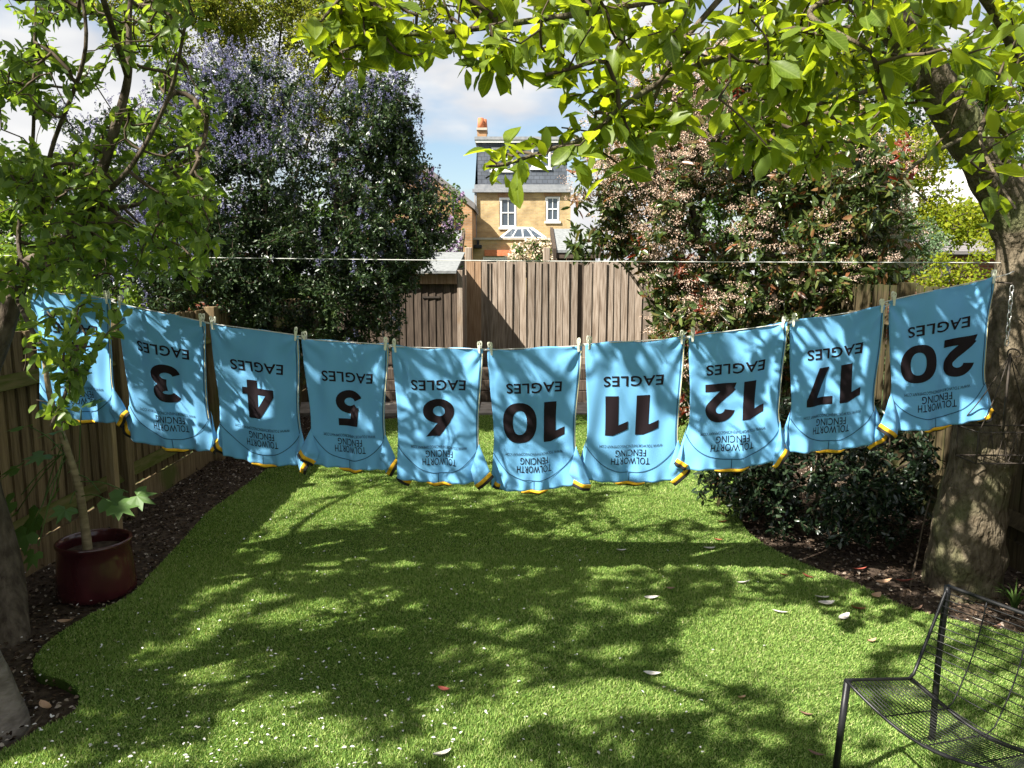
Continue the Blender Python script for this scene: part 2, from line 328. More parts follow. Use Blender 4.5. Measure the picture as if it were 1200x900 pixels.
# leaves
LM_MAG = leaf_mat('magnolia_leaf', [(0.0, (0.085, 0.140, 0.016)), (0.5, (0.135, 0.205, 0.022)), (1.0, (0.205, 0.275, 0.028))], trans=0.60, tboost=(2.5, 2.1, 0.6), rough=0.38)
LM_MAGV = leaf_mat('magnolia_leaf_veined', [(0.0, (0.085, 0.140, 0.016)), (0.5, (0.135, 0.205, 0.022)), (1.0, (0.205, 0.275, 0.028))], trans=0.60, tboost=(2.5, 2.1, 0.6), rough=0.38, veins=True)
LM_APP = leaf_mat('apple_leaf', [(0.0, (0.070, 0.130, 0.024)), (0.6, (0.118, 0.198, 0.034)), (1.0, (0.185, 0.265, 0.048))], trans=0.5, tboost=(2.0, 1.8, 0.75), rough=0.42)
LM_APPV = leaf_mat('apple_leaf_veined', [(0.0, (0.070, 0.130, 0.024)), (0.6, (0.118, 0.198, 0.034)), (1.0, (0.185, 0.265, 0.048))], trans=0.5, tboost=(2.0, 1.8, 0.75), rough=0.42, veins=True)
LM_CEA = leaf_mat('ceanothus_leaf', [(0.0, (0.018, 0.036, 0.016)), (0.6, (0.034, 0.062, 0.022)), (1.0, (0.06, 0.088, 0.032))], trans=0.18, tboost=(1.5, 1.6, 0.8), rough=0.35)
LM_CEF = leaf_mat('ceanothus_flower', [(0.0, (0.12, 0.13, 0.26)), (0.5, (0.19, 0.19, 0.31)), (1.0, (0.30, 0.28, 0.38))], trans=0.25, tboost=(1, 1, 1), rough=0.8, spec=0.1)
LM_PHO = leaf_mat('photinia_leaf', [(0.0, (0.032, 0.056, 0.018)), (0.55, (0.068, 0.105, 0.028)), (0.82, (0.115, 0.145, 0.038)), (0.90, (0.17, 0.115, 0.045)), (1.0, (0.22, 0.085, 0.04))], trans=0.3, tboost=(1.6, 1.5, 0.7), rough=0.3, spec=0.55)
LM_RED = leaf_mat('red_young_leaf', [(0.0, (0.13, 0.020, 0.014)), (0.6, (0.22, 0.045, 0.025)), (1.0, (0.26, 0.10, 0.04))], trans=0.4, tboost=(1.7, 1.0, 0.7), rough=0.35)
LM_PHB = leaf_mat('photinia_blossom', [(0.0, (0.42, 0.27, 0.19)), (0.5, (0.55, 0.40, 0.30)), (1.0, (0.66, 0.53, 0.44))], trans=0.25, tboost=(1, 1, 1), rough=0.8, spec=0.1)
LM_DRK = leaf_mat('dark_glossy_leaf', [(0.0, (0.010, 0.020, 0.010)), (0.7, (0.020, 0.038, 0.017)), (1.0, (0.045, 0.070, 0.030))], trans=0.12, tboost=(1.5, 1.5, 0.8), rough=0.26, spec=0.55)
LM_BIR = leaf_mat('birch_leaf', [(0.0, (0.10, 0.14, 0.025)), (0.6, (0.17, 0.20, 0.035)), (1.0, (0.25, 0.25, 0.06))], trans=0.5, tboost=(1.6, 1.5, 0.8), rough=0.5, spec=0.2)
LM_ACE = leaf_mat('golden_acer_leaf', [(0.0, (0.13, 0.19, 0.02)), (0.6, (0.24, 0.29, 0.025)), (1.0, (0.36, 0.37, 0.04))], trans=0.5, tboost=(1.5, 1.4, 0.7), rough=0.5, spec=0.2)
LM_GRN = leaf_mat('mid_green_leaf', [(0.0, (0.035, 0.075, 0.020)), (0.6, (0.065, 0.12, 0.03)), (1.0, (0.11, 0.17, 0.045))], trans=0.35, tboost=(1.6, 1.5, 0.7), rough=0.45, spec=0.2)
LM_BLU = leaf_mat('blue_green_leaf', [(0.0, (0.08, 0.14, 0.07)), (1.0, (0.20, 0.28, 0.15))], trans=0.35, tboost=(1.4, 1.4, 0.8), rough=0.5, spec=0.2)
LM_LIL = leaf_mat('lilac_blossom', [(0.0, (0.30, 0.20, 0.36)), (0.6, (0.42, 0.30, 0.46)), (1.0, (0.56, 0.44, 0.56))], trans=0.25, tboost=(1, 1, 1), rough=0.8, spec=0.2)
LM_FIG = leaf_mat('fig_leaf', [(0.0, (0.06, 0.125, 0.03)), (1.0, (0.10, 0.185, 0.045))], trans=0.35, tboost=(1.7, 1.7, 0.7), rough=0.5)
LM_ROS = leaf_mat('cream_rose', [(0.0, (0.62, 0.48, 0.33)), (1.0, (0.78, 0.66, 0.52))], trans=0.2, tboost=(1, 1, 1), rough=0.8, spec=0.2)
LM_GRS = leaf_mat('turf_blade', [(0.0, (0.100, 0.190, 0.040)), (0.5, (0.215, 0.338, 0.080)), (0.85, (0.340, 0.435, 0.125)), (1.0, (0.48, 0.48, 0.25))], trans=0.22, tboost=(1.5, 1.4, 0.7), rough=0.45, spec=0.3)

# ------------------------------------------------------------------ foliage machinery
def leaf_tmpl(w=0.45, fold=0.06, droop=0.12, kind=6):
    """leaf along +x, unit length; kind 6: six triangles, 2: two triangles"""
    if kind == 2:
        V = np.array([(0, 0, 0), (0.5, -w / 2, fold), (1, 0, -droop), (0.5, w / 2, fold)]); F_ = np.array([(0, 1, 2), (0, 2, 3)])
    else:
        V = np.array([(0, 0, 0), (0.32, -w * 0.43, fold), (0.70, -w * 0.40, fold * 0.6 - droop * 0.45), (1, 0, -droop),
                      (0.70, w * 0.40, fold * 0.6 - droop * 0.45), (0.32, w * 0.43, fold), (0.5, 0, -droop * 0.2)])
        F_ = np.array([(0, 1, 6), (6, 1, 2), (6, 2, 3), (6, 3, 4), (6, 4, 5), (6, 5, 0)])
    return V, F_
def frames(d, nrm):
    d = d / (np.linalg.norm(d, axis=1)[:, None] + 1e-9)
    y = np.cross(nrm, d); y /= np.linalg.norm(y, axis=1)[:, None] + 1e-9
    return d, y, np.cross(d, y)
def scatter(tm, pos, d, nrm, size):
    V, F_ = tm; x, y, z = frames(d, nrm); n, k = len(pos), len(V)
    size = np.asarray(size, float)
    if size.ndim == 1: size = np.stack([size] * 3, 1)
    out_ = pos[:, None, :] + (V[None, :, 0, None] * size[:, None, 0, None]) * x[:, None, :] + (V[None, :, 1, None] * size[:, None, 1, None]) * y[:, None, :] + (V[None, :, 2, None] * size[:, None, 2, None]) * z[:, None, :]
    F2 = (F_[None] + (np.arange(n) * k)[:, None, None]).reshape(-1, F_.shape[1])
    return out_.reshape(-1, 3), F2
def unit(n, rng): 
    v = rng.normal(size=(n, 3)); return v / np.linalg.norm(v, axis=1)[:, None]
def wob(p, s, seed=0.0):
    """smooth pseudo noise about -1..1"""
    x, y, z = p[..., 0] * s + seed, p[..., 1] * s + 1.7 * seed, p[..., 2] * s - seed
    return (np.sin(x + 1.3 * np.sin(y * 1.1 + 0.5)) + np.sin(y * 1.3 + 1.1 * np.sin(z * 0.9)) + np.sin(z * 1.2 + 1.2 * np.sin(x * 1.2 + 2))) / 3
def ellipsoid(n, c, r, rng, shell=0.35):
    """points in an ellipsoid, crowded towards the outside"""
    v = unit(n, rng); t = rng.random(n) ** (shell); return np.asarray(c) + v * t[:, None] * np.asarray(r)
def grow(limbs, tips, rng, rt=0.003, step=0.14, crook=0.12, sag=0.0):
    """limbs: [(points, r0, r1)]; joins each tip to the nearest wood already there. Returns twig Acc, tip directions"""
    P_, R_, par = [], [], []
    for pts, r0, r1 in limbs:
        ln = np.sum(np.linalg.norm(np.diff(np.asarray(pts), axis=0), axis=1)); q = smooth_path(pts, max(3, int(ln / 0.1)))
        for k, p in enumerate(q): P_.append(p); R_.append(r0 + (r1 - r0) * k / (len(q) - 1)); par.append(-1)
    n0 = len(P_)
    buf = np.zeros((n0 + len(tips) * 8 + 10, 3)); buf[:n0] = P_; n = n0
    par = list(par); twigs = []
    d0 = np.min(np.linalg.norm(tips[:, None, :] - buf[None, :n0:2, :], axis=2), axis=1) if len(tips) < 6000 else np.linalg.norm(tips - tips.mean(0), axis=1)
    for i in np.argsort(d0):
        t = tips[i]; dd = np.sum((buf[:n] - t) ** 2, axis=1); j = int(np.argmin(dd)); L_ = math.sqrt(dd[j])
        m = int(min(7, max(2, L_ / step))); s = np.linspace(0, 1, m + 1)[1:, None]
        path = buf[j] + (t - buf[j]) * s
        off = unit(1, rng)[0] * crook * L_
        path = path + np.sin(s * np.pi) * off + np.array([0, 0, -sag]) * (np.sin(s * np.pi) * L_)
        ids = [j]
        for p in path:
            if n >= len(buf): break
            buf[n] = p; par.append(ids[-1]); ids.append(n); n += 1
        twigs.append((i, ids))
    cnt = np.zeros(n)
    for i, ids in twigs: cnt[ids[-1]] += 1
    for k in range(n - 1, n0 - 1, -1):
        if par[k] >= 0: cnt[par[k]] += cnt[k]
    acc = Acc(); dirs = np.zeros((len(tips), 3))
    for i, ids in twigs:
        pts = buf[ids]; r = rt * np.maximum(cnt[ids], 1) ** 0.45
        if ids[0] < n0: r[0] = min(R_[ids[0]] * 0.8, r[1] * 1.2)
        else: r[0] = max(r[1], min(r[0], r[1] * 1.3))
        V, Fq = tube(pts, r, 5, closed_ends=False); acc.add(V, Fq)
        e = pts[-1] - pts[-2]; dirs[i] = e / (np.linalg.norm(e) + 1e-9)
    return acc, dirs
def limb_acc(limbs, sides=10, lump=0.1, seg=0.08):
    acc = Acc()
    for k, (pts, r0, r1) in enumerate(limbs):
        ln = np.sum(np.linalg.norm(np.diff(np.asarray(pts), axis=0), axis=1)); n = max(4, int(ln / seg)); q = smooth_path(pts, n)
        r = r0 + (r1 - r0) * np.linspace(0, 1, n) ** 0.62
        V, Fq = tube(q, r, sides, lump=lump, seed=k); acc.add(V, Fq)
    return acc
def leaves_at(tips, dirs, k, spread, rng, up=0.6, along=0.5, hang=0.15):
    """k leaves round every tip -> pos, direction, normal"""
    n = len(tips) * k; pos = np.repeat(tips, k, axis=0); dr = np.repeat(dirs, k, axis=0)
    pos = pos - dr * (rng.random((n, 1)) * spread * 1.6) + unit(n, rng) * spread * 0.35
    d = unit(n, rng) + dr * along; d[:, 2] -= hang
    nr = unit(n, rng) * (1 - up) + np.array([0, 0, 1]) * up
    return pos, d, nr

# where the sun reaches the lawn (ellipses on the photograph), so that branches leave gaps there
LIT = [(930, 752, 130, 50, 0), (1035, 742, 32, 28, 0), (800, 805, 140, 20, -14), (985, 842, 28, 52, 0), (670, 838, 110, 13, 0), (572, 858, 42, 22, 0), (960, 800, 40, 30, 0),
       (330, 870, 110, 24, -10), (230, 892, 70, 14, -5), (430, 885, 60, 14, 0), (765, 598, 120, 22, -16), (885, 662, 78, 20, 8), (835, 560, 36, 60, 0), (745, 668, 62, 8, -8),
       (250, 740, 55, 15, -24), (240, 785, 62, 9, -14), (355, 722, 52, 9, -12), (300, 668, 42, 9, -22), (400, 606, 60, 16, -18), (440, 650, 70, 10, -14), (380, 640, 40, 8, -14), (500, 655, 42, 7, -14), (350, 585, 50, 8, -18),
       (700, 555, 60, 14, 0), (620, 545, 34, 8, 0), (720, 766, 46, 6, -6), (760, 730, 22, 6, -10), (900, 600, 30, 20, 0), (590, 712, 26, 4, 0), (570, 682, 20, 4, 0), (330, 770, 20, 6, -10), (470, 708, 30, 4, 0), (320, 830, 60, 8, -14)]
def in_lit(p, grow_=1.0):
    t = p[:, 2] / -SUN_DIR[2]; g = p + SUN_DIR * t[:, None]; g[:, 2] = 0
    px, py, dz = proj(g); px = px + 9 * np.sin(g[:, 0] * 9) ; py = py + 5 * np.sin(g[:, 0] * 13 + g[:, 1] * 7)
    m = np.zeros(len(p), bool)
    for cx, cy, rx, ry, a in LIT:
        c, s = math.cos(math.radians(a)), math.sin(math.radians(a)); dx, dy = px - cx, py - cy
        m |= ((dx * c + dy * s) / (rx * grow_)) ** 2 + ((-dx * s + dy * c) / (ry * grow_)) ** 2 < 1
    return m & (dz > 0)
def on_shirts(p):
    """leaves whose shadow would fall in the dapples of sun on the row of shirts"""
    t = (4.1 - p[:, 1]) / SUN_DIR[1]; q = p + SUN_DIR * t[:, None]
    hit = (t > 0.15) & (q[:, 2] > 0.5) & (q[:, 2] < 1.85) & (np.abs(q[:, 0]) < 2.75)
    s1 = np.stack([q[:, 0] + 0.55 * q[:, 2], q[:, 2] * 0.55, q[:, 0] * 0], -1)
    sm, bg = wob(s1, 15.0, 1), wob(s1, 9.0, 4)
    k = np.where(q[:, 0] < -0.75, sm, np.where(q[:, 0] < 1.45, 0.65 * bg + 0.35 * sm, sm))
    thr = np.interp(q[:, 0], [-2.6, -1.6, -0.8, -0.1, 0.3, 0.8, 1.4, 1.9, 2.6], [0.20, -0.05, -0.20, -0.26, -0.14, -0.12, -0.10, 0.05, 0.20])
    return hit & (k > thr)
def over(p, target, r):
    """leaves that stand between the sun and a target point"""
    q = np.asarray(target) - p; t = q @ SUN_DIR; return (t > 0.35) & (np.linalg.norm(q - t[:, None] * SUN_DIR, axis=1) < r)
def over_sprays(p):
    m = np.zeros(len(p), bool)
    for px in (420, 520, 620, 720, 820, 920, 1020, 1130):
        for py, Y in ((25, 2.85), (105, 2.9), (180, 2.75)): m |= over(p, P(px, py, Y), 0.20)
    return m
def in_view(p, mg=30):
    px, py, dz = proj(p); return (dz > 0.2) & (px > -mg) & (px < 1200 + mg) & (py > -mg) & (py < 900 + mg)
def leaf_variants(name, w, fold, mat, n=4, seg=5, petiole=0.0, tipw=0.5):
    """finer leaf meshes for the leaves that show largest"""
    out_ = []
    for k in range(n):
        rr = np.random.default_rng(50 + k); V, F_ = [], []
        dr, tw = 0.10 + 0.12 * rr.random(), 0.25 * (rr.random() - 0.5)
        for i in range(seg + 1):
            t = i / seg; hw = w * 0.5 * (math.sin(math.pi * t ** (0.75 + tipw * 0.6)) ** 0.75) if 0 < t < 1 else 0.012
            zc = -dr * t * t + 0.03 * math.sin(3 * t + k); wav = 0.02 * math.sin(9 * t + k * 2)
            V += [(t, -hw, zc + fold * hw * 2 + wav + tw * t * -hw), (t, 0, zc), (t, hw, zc + fold * hw * 2 - wav + tw * t * hw)]
        for i in range(seg):
            a = 3 * i; F_ += [(a, a + 1, a + 4, a + 3), (a + 1, a + 2, a + 5, a + 4)]
        out_.append(py_mesh(name, V, F_, mat, True))
    return out_
def leaf_objects(parent, variants, pos, d, nrm, size, count, rng, lbl='leaf'):
    """makes leaf parts of the ones that show largest; returns the mask of those taken"""
    px, py, dz = proj(pos); vis = (dz > 0.3) & (px > -5) & (px < 1205) & (py > -5) & (py < 905)
    score = np.where(vis, size / dz, 0); idx = np.argsort(-score)[:count]; idx = idx[score[idx] > 0]
    x, y, z = frames(d[idx], nrm[idx])
    off = parent_world(parent)
    for q, i in enumerate(idx):
        m = Matrix(((x[q][0], y[q][0], z[q][0]), (x[q][1], y[q][1], z[q][1]), (x[q][2], y[q][2], z[q][2])))
        o = link('leaf', variants[q % len(variants)], parent, pos[i], m.to_euler(), (size[i],) * 3)
    taken = np.zeros(len(pos), bool); taken[idx] = True
    return taken

# ================================================================== THE SETTING
tag(link('ground', py_mesh('ground', [(-400, -60, -0.06), (400, -60, -0.06), (400, 700, -0.06), (-400, 700, -0.06)], [(0, 1, 2, 3)], M_GROUND)), kind='structure')

FENCE_L, FENCE_R, BACK_Y = -2.86, 3.02, 11.55
# soil of the flower beds: a gently uneven sheet
gx, gy = np.meshgrid(np.linspace(FENCE_L - 0.1, FENCE_R + 0.1, 70), np.linspace(0.2, BACK_Y + 0.1, 130))
SV = np.stack([gx, gy, 0.016 * wob(np.stack([gx, gy, gx * 0], -1), 7.0) + 0.010 * wob(np.stack([gx, gy, gx * 0], -1), 17.0, 2) - 0.012], -1).reshape(-1, 3)
ii = np.arange(129)[:, None] * 70 + np.arange(69)[None, :]
tag(link('soil', np_mesh('soil', SV, np.stack([ii, ii + 1, ii + 71, ii + 70], -1).reshape(-1, 4), M_SOIL, True)), kind='structure')

# artificial lawn with its curved edges
LAWN_PX_L = [(0, 888), (45, 862), (85, 842), (94, 820), (74, 803), (44, 794), (42, 774), (72, 746), (112, 722), (152, 703), (184, 670), (216, 635), (244, 604), (284, 575), (322, 546), (368, 514), (432, 495)]
LAWN_PX_R = [(560, 489), (720, 489), (850, 500), (874, 535), (862, 575), (872, 622), (930, 660), (1000, 687), (1058, 715), (1110, 730), (1160, 740), (1200, 748)]
left = [tuple(G(*p)[:2]) for p in LAWN_PX_L]; right = [tuple(G(*p)[:2]) for p in LAWN_PX_R]
ring = [(-2.3, 0.4), (-2.15, 2.3)] + left + right + [(2.72, 3.3), (2.8, 2.4), (2.8, 0.4)]
ring = smooth_path([(x, y, 0) for x, y in ring], 150)[:, :2]
def in_poly(pts, poly):
    x, y = pts[:, 0], pts[:, 1]; c = np.zeros(len(pts), bool); j = len(poly) - 1
    for i in range(len(poly)):
        xi, yi, xj, yj = *poly[i], *poly[j]
        hit = ((yi > y) != (yj > y)) & (x < (xj - xi) * (y - yi) / (yj - yi + 1e-12) + xi); c ^= hit; j = i
    return c
n = len(ring)
V = [(x, y, 0.022) for x, y in ring] + [(x, y, -0.02) for x, y in ring]
tag(link('lawn', py_mesh('lawn', V, [tuple(range(n))] + [(i, i + n, (i + 1) % n + n, (i + 1) % n) for i in range(n)], M_TURF)), kind='structure')

# turf blades: countless, thickest where the lawn is near
def turf():
    rng = np.random.default_rng(3); pts = []
    for y0, y1, dens in ((2.2, 3.4, 56000), (3.4, 4.6, 42000), (4.6, 6.2, 26000), (6.2, 9.6, 12000)):
        hw = (y1 * 0.70 + 0.2); k = int((y1 - y0) * 2 * hw * dens)
        p = np.stack([rng.uniform(-hw, hw, k), rng.uniform(y0, y1, k)], 1)
        p = p[in_poly(p, ring)]; pts.append(np.column_stack([p, np.full(len(p), 0.02), np.full(len(p), (y0 + y1) / 2)]))
    p = np.concatenate(pts); k = len(p)
    pile = 1 + 0.28 * wob(p[:, :3], 2.6) + 0.15 * wob(p[:, :3], 9.0, 3)
    h = rng.uniform(0.007, 0.017, k) * pile; wd = rng.uniform(0.0013, 0.0024, k) * (0.7 + p[:, 3] / 5.0); a = rng.uniform(0, 2 * np.pi, k)
    lean = rng.normal(size=(k, 2)) * 0.007 + np.array([0.002, -0.003]); lean += np.stack([wob(p[:, :3], 3.1, 1), wob(p[:, :3], 2.7, 5)], 1) * 0.004
    b = p[:, :3]; sd = np.stack([np.cos(a) * wd, np.sin(a) * wd, a * 0], 1); tip = b + np.column_stack([lean, h])
    V = np.stack([b - sd, b + sd, tip], 1).reshape(-1, 3)
    return np_mesh('turf_blades', V, np.arange(3 * k).reshape(-1, 3), LM_GRS)
tag(link('grass', turf()), 'short green artificial turf blades covering the lawn', 'grass', kind='stuff')

# paving strip and sleepers at the far end
for k in range(7):
    x0 = -3.0 + k * 0.86
    o = box('paving_slab', x0 + 0.006, x0 + 0.852, 9.44, 10.25, -0.03, 0.035, M_PAVE, None, 0.006)
    if k == 0: pav = o; o.name = 'paving'; tag(o, kind='structure')
    else: o.parent = pav; o.name = 'slab'
sl = empty('sleeper_wall', (0.6, 10.6, 0), 'low dark timber sleeper wall holding up the bed below the grey back fence', 'retaining wall')
for k in range(3):
    for q in range(3):
        x0 = -2.9 + q * 1.98 + (0.4 if k % 2 else 0); box('sleeper', x0, min(x0 + 1.965, FENCE_R - 0.02), 10.62, 10.82, -0.02 + 0.155 * k, 0.13 + 0.155 * k, M_WOODD, sl, 0.008)
tag(box('raised_soil', FENCE_L + 0.03, FENCE_R - 0.03, 10.83, BACK_Y - 0.02, -0.05, 0.40, M_SOIL), kind='structure')

# ------------------------------------------------------------------ fences: every board its own piece
def feather(w, t0, t1, h, top_cut=0.0):
    return np.array([(0, 0, 0), (w, 0, 0), (w, t1, 0), (0, t0, 0), (0, 0, h), (w, 0, h - top_cut), (w, t1, h - top_cut), (0, t0, h)], float)
def board_mesh(h, mat, k):
    rr = random.Random(k); return py_mesh('board', feather(0.122 + rr.uniform(-0.006, 0.006), 0.014, 0.006, h, rr.uniform(-0.006, 0.006)), [(0, 3, 2, 1), (4, 5, 6, 7), (0, 1, 5, 4), (1, 2, 6, 5), (2, 3, 7, 6), (3, 0, 4, 7)], mat)
def side_fence(name, x, face, y0, y1, top, label, mat):
    """face = +1: seen from +x"""
    f = empty(name, (x, (y0 + y1) / 2, 0), label, 'fence'); rr = random.Random(name + str(x))
    bms = [board_mesh(top - 0.17, mat, 7 + i) for i in range(5)]
    y = y0; k = 0
    while y < y1:
        o = link('board', bms[k % 5], f, (x + 0.010 if face > 0 else x + 0.006, y if face > 0 else y + 0.12, 0.165 + rr.uniform(-0.006, 0.006)), (rr.uniform(-0.006, 0.006), rr.uniform(-0.008, 0.008), face * math.pi / 2 + face * (0.14 + rr.uniform(-0.04, 0.04))))
        y += 0.103 + rr.uniform(-0.004, 0.005); k += 1
    yy = y0; j = 0
    while yy < y1:
        ye = min(yy + 1.78, y1)
        box('gravel_board', x + face * 0.0 - 0.012, x + face * 0.0 + 0.016, yy + 0.005, ye - 0.005, -0.05, 0.158, mat, f)
        for z in (0.30, top - 0.28):
            a, b = sorted((x + face * 0.018, x + face * 0.075))
            me = py_mesh('rail', [(a, yy, z - 0.045), (b, yy, z - 0.03), (a, yy, z + 0.045), (a, ye, z - 0.045), (b, ye, z - 0.03), (a, ye, z + 0.045)] if face > 0 else
                         [(b, yy, z - 0.045), (a, yy, z - 0.03), (b, yy, z + 0.045), (b, ye, z - 0.045), (a, ye, z - 0.03), (b, ye, z + 0.045)],
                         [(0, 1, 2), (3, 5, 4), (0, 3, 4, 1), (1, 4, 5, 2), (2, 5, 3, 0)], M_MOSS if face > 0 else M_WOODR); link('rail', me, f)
        a, b = sorted((x + face * 0.004, x + face * 0.10))
        box('post', a, b, ye - 0.05, ye + 0.05, -0.1, top + 0.02, mat, f, 0.004)
        yy = ye; j += 1
    return f
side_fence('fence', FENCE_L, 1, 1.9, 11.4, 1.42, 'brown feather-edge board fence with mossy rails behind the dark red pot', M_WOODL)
side_fence('fence', FENCE_R, -1, 2.3, 11.4, 1.66, 'shade-darkened feather-edge board fence behind the big grey tree trunk', M_WOODR)
M_TANPOST = plain('tan_post_wood', (0.22, 0.15, 0.075), (0.33, 0.25, 0.14), rough=0.85, scale=6, stretch=(10, 10, 0.7), bump=0.3, spec=0.2)
c = G(137, 622)
tag(box('stake', c[0] - 0.03, c[0] + 0.03, c[1] - 0.03, c[1] + 0.03, -0.05, 1.2, M_TANPOST, None, 0.004), 'thin square tan timber stake standing beside the mossy fence behind the pot', 'stake')

bf = empty('fence', (1.2, BACK_Y, 0.4), 'sunlit grey weathered board fence across the end of the garden', 'fence')
bms = [board_mesh(1.46, M_WOODG, 40 + i) for i in range(6)]
x = P(549, 400, BACK_Y)[0]; k = 0; rr = random.Random(9)
while x < FENCE_R:
    if abs(x - (P(675, 400, BACK_Y)[0])) > 0.055:
        link('board', bms[k % 6], bf, (x, BACK_Y - 0.02, 0.46 + rr.uniform(-0.012, 0.012)), (rr.uniform(-0.008, 0.008), rr.uniform(-0.009, 0.009), -0.15 + rr.uniform(-0.05, 0.04)))
    x += 0.107 + rr.uniform(-0.003, 0.004); k += 1
for z in (0.62, 1.2, 1.72): box('rail', -0.62, FENCE_R, BACK_Y + 0.02, BACK_Y + 0.08, z - 0.04, z + 0.04, M_WOODD, bf)
for px in (680, 925): c = P(px, 400, BACK_Y)[0]; box('post', c - 0.05, c + 0.05, BACK_Y + 0.015, BACK_Y + 0.10, -0.1, 1.9, M_WOODD, bf)
box('gravel_board', -0.6, FENCE_R, BACK_Y - 0.055, BACK_Y - 0.025, 0.36, 0.50, M_WOODG, bf, 0.004)

# dark timber shed in the far corner, left of the grey fence
sx1 = P(543, 400, 10.75)[0]
sh = empty('garden_shed', (sx1 - 1.2, 11.1, 0), 'dark timber shed with hinged doors in shade between the blue-flowered shrub and the grey fence', 'shed')
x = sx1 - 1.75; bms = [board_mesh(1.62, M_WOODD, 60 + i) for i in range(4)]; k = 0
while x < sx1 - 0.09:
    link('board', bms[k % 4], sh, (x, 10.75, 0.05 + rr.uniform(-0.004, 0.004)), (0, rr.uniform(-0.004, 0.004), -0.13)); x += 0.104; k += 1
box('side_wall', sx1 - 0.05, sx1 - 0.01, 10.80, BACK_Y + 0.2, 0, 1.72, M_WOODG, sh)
box('corner_post', sx1 - 0.075, sx1 + 0.0, 10.70, 10.785, 0, 1.79, M_WOODG, sh, 0.005)
box('eave_board', sx1 - 1.8, sx1 - 0.08, 10.69, 10.735, 1.60, 1.74, M_WOODO, sh, 0.004)
me = py_mesh('roof', [(sx1 - 1.9, 10.60, 1.745), (sx1 - 0.08, 10.60, 1.745), (sx1 - 0.08, 12.6, 2.05), (sx1 - 1.9, 12.6, 2.05), (sx1 - 1.9, 10.60, 1.78), (sx1 - 0.08, 10.60, 1.78), (sx1 - 0.08, 12.6, 2.085), (sx1 - 1.9, 12.6, 2.085)], BOXF, M_FELT); link('roof', me, sh)
for hx in (0.32, 0.92):
    for hz in (1.42, 0.5): box('hinge', sx1 - hx - 0.24, sx1 - hx, 10.722, 10.738, hz - 0.012, hz + 0.012, M_IRON, sh)
for k in range(3):
    link('return_board', board_mesh(1.5, M_WOODO if k < 2 else M_WOODG, 80 + k), sh, (sx1 + 0.005 + k * 0.095, BACK_Y - 0.045, 0.42), (0, 0, -0.1))

# ------------------------------------------------------------------ houses beyond
HY = 43.0
def hx(px, Y=HY): return P(px, 300, Y)[0]
def hz(py, Y=HY): return P(600, py, Y)[2]
def sash(parent, x0, x1, z0, z1, y, bars=True, sill=True, arch=None):
    w = link('window', py_mesh('frame', np.vstack([box_v(x0, x1, y - 0.05, y + 0.02, z1 - 0.10, z1), box_v(x0, x1, y - 0.05, y + 0.02, z0, z0 + 0.10), box_v(x0, x0 + 0.10, y - 0.05, y + 0.02, z0 + 0.10, z1 - 0.10), box_v(x1 - 0.10, x1, y - 0.05, y + 0.02, z0 + 0.10, z1 - 0.10)]),
                                   [tuple(i + 8 * k for i in f) for k in range(4) for f in BOXF], M_WHITE), parent)
    zm, xm = (z0 + z1) / 2, (x0 + x1) / 2
    for a, b in ((x0 + 0.1, xm - 0.02), (xm + 0.02, x1 - 0.1)):
        for c, d in ((z0 + 0.1, zm - 0.03), (zm + 0.03, z1 - 0.1)): box('pane', a, b, y + 0.0, y + 0.012, c, d, M_GLASS, w)
    box('meeting_rail', x0 + 0.1, x1 - 0.1, y - 0.04, y + 0.01, zm - 0.03, zm + 0.03, M_WHITE, w)
    box('glazing_bar', xm - 0.02, xm + 0.02, y - 0.03, y + 0.008, z0 + 0.1, z1 - 0.1, M_WHITE, w)
    if sill: box('sill', x0 - 0.08, x1 + 0.08, y - 0.14, y + 0.02, z0 - 0.11, z0 - 0.002, M_WHITE, w)
    return w
ho = empty('brick_house', (hx(610), HY, 0), 'yellow brick terraced house with grey slate dormer and white sash windows', 'house')
X0, X1, ZE = hx(556.5), hx(668), hz(223)
# wall cut round its two window openings
wins = [(hx(585.5), hx(605.5), hz(267), hz(231.5)), (hx(639), hx(655.5), hz(260), hz(230))]
def wall_with_holes(name, x0, x1, z0, z1, y, holes, mat, parent, depth=0.12):
    xs = sorted({x0, x1} | {h[0] for h in holes} | {h[1] for h in holes}); zs = sorted({z0, z1} | {h[2] for h in holes} | {h[3] for h in holes})
    V, Fs = [], []
    def q(a, b, c, d): k = len(V); V.extend([a, b, c, d]); Fs.append((k, k + 1, k + 2, k + 3))
    for i in range(len(xs) - 1):
        for j in range(len(zs) - 1):
            cx_, cz_ = (xs[i] + xs[i + 1]) / 2, (zs[j] + zs[j + 1]) / 2
            if any(h[0] < cx_ < h[1] and h[2] < cz_ < h[3] for h in holes): continue
            q((xs[i], y, zs[j]), (xs[i + 1], y, zs[j]), (xs[i + 1], y, zs[j + 1]), (xs[i], y, zs[j + 1]))
    for a, b, c, d in holes:
        q((a, y, c), (a, y + depth, c), (a, y + depth, d), (a, y, d)); q((b, y, c), (b, y, d), (b, y + depth, d), (b, y + depth, c)); q((a, y, d), (a, y + depth, d), (b, y + depth, d), (b, y, d)); q((a, y, c), (b, y, c), (b, y + depth, c), (a, y + depth, c))
    q((x0, y, z0), (x0, y, z1), (x0, y + 7, z1), (x0, y + 7, z0)); q((x1, y, z0), (x1, y + 7, z0), (x1, y + 7, z1), (x1, y, z1)); q((x0, y + 7, z0), (x0, y + 7, z1), (x1, y + 7, z1), (x1, y + 7, z0))
    return link(name, py_mesh(name, V, Fs, mat), parent)
wall_with_holes('wall', X0, X1, 0, ZE, HY, wins, M_YBRICK, ho)
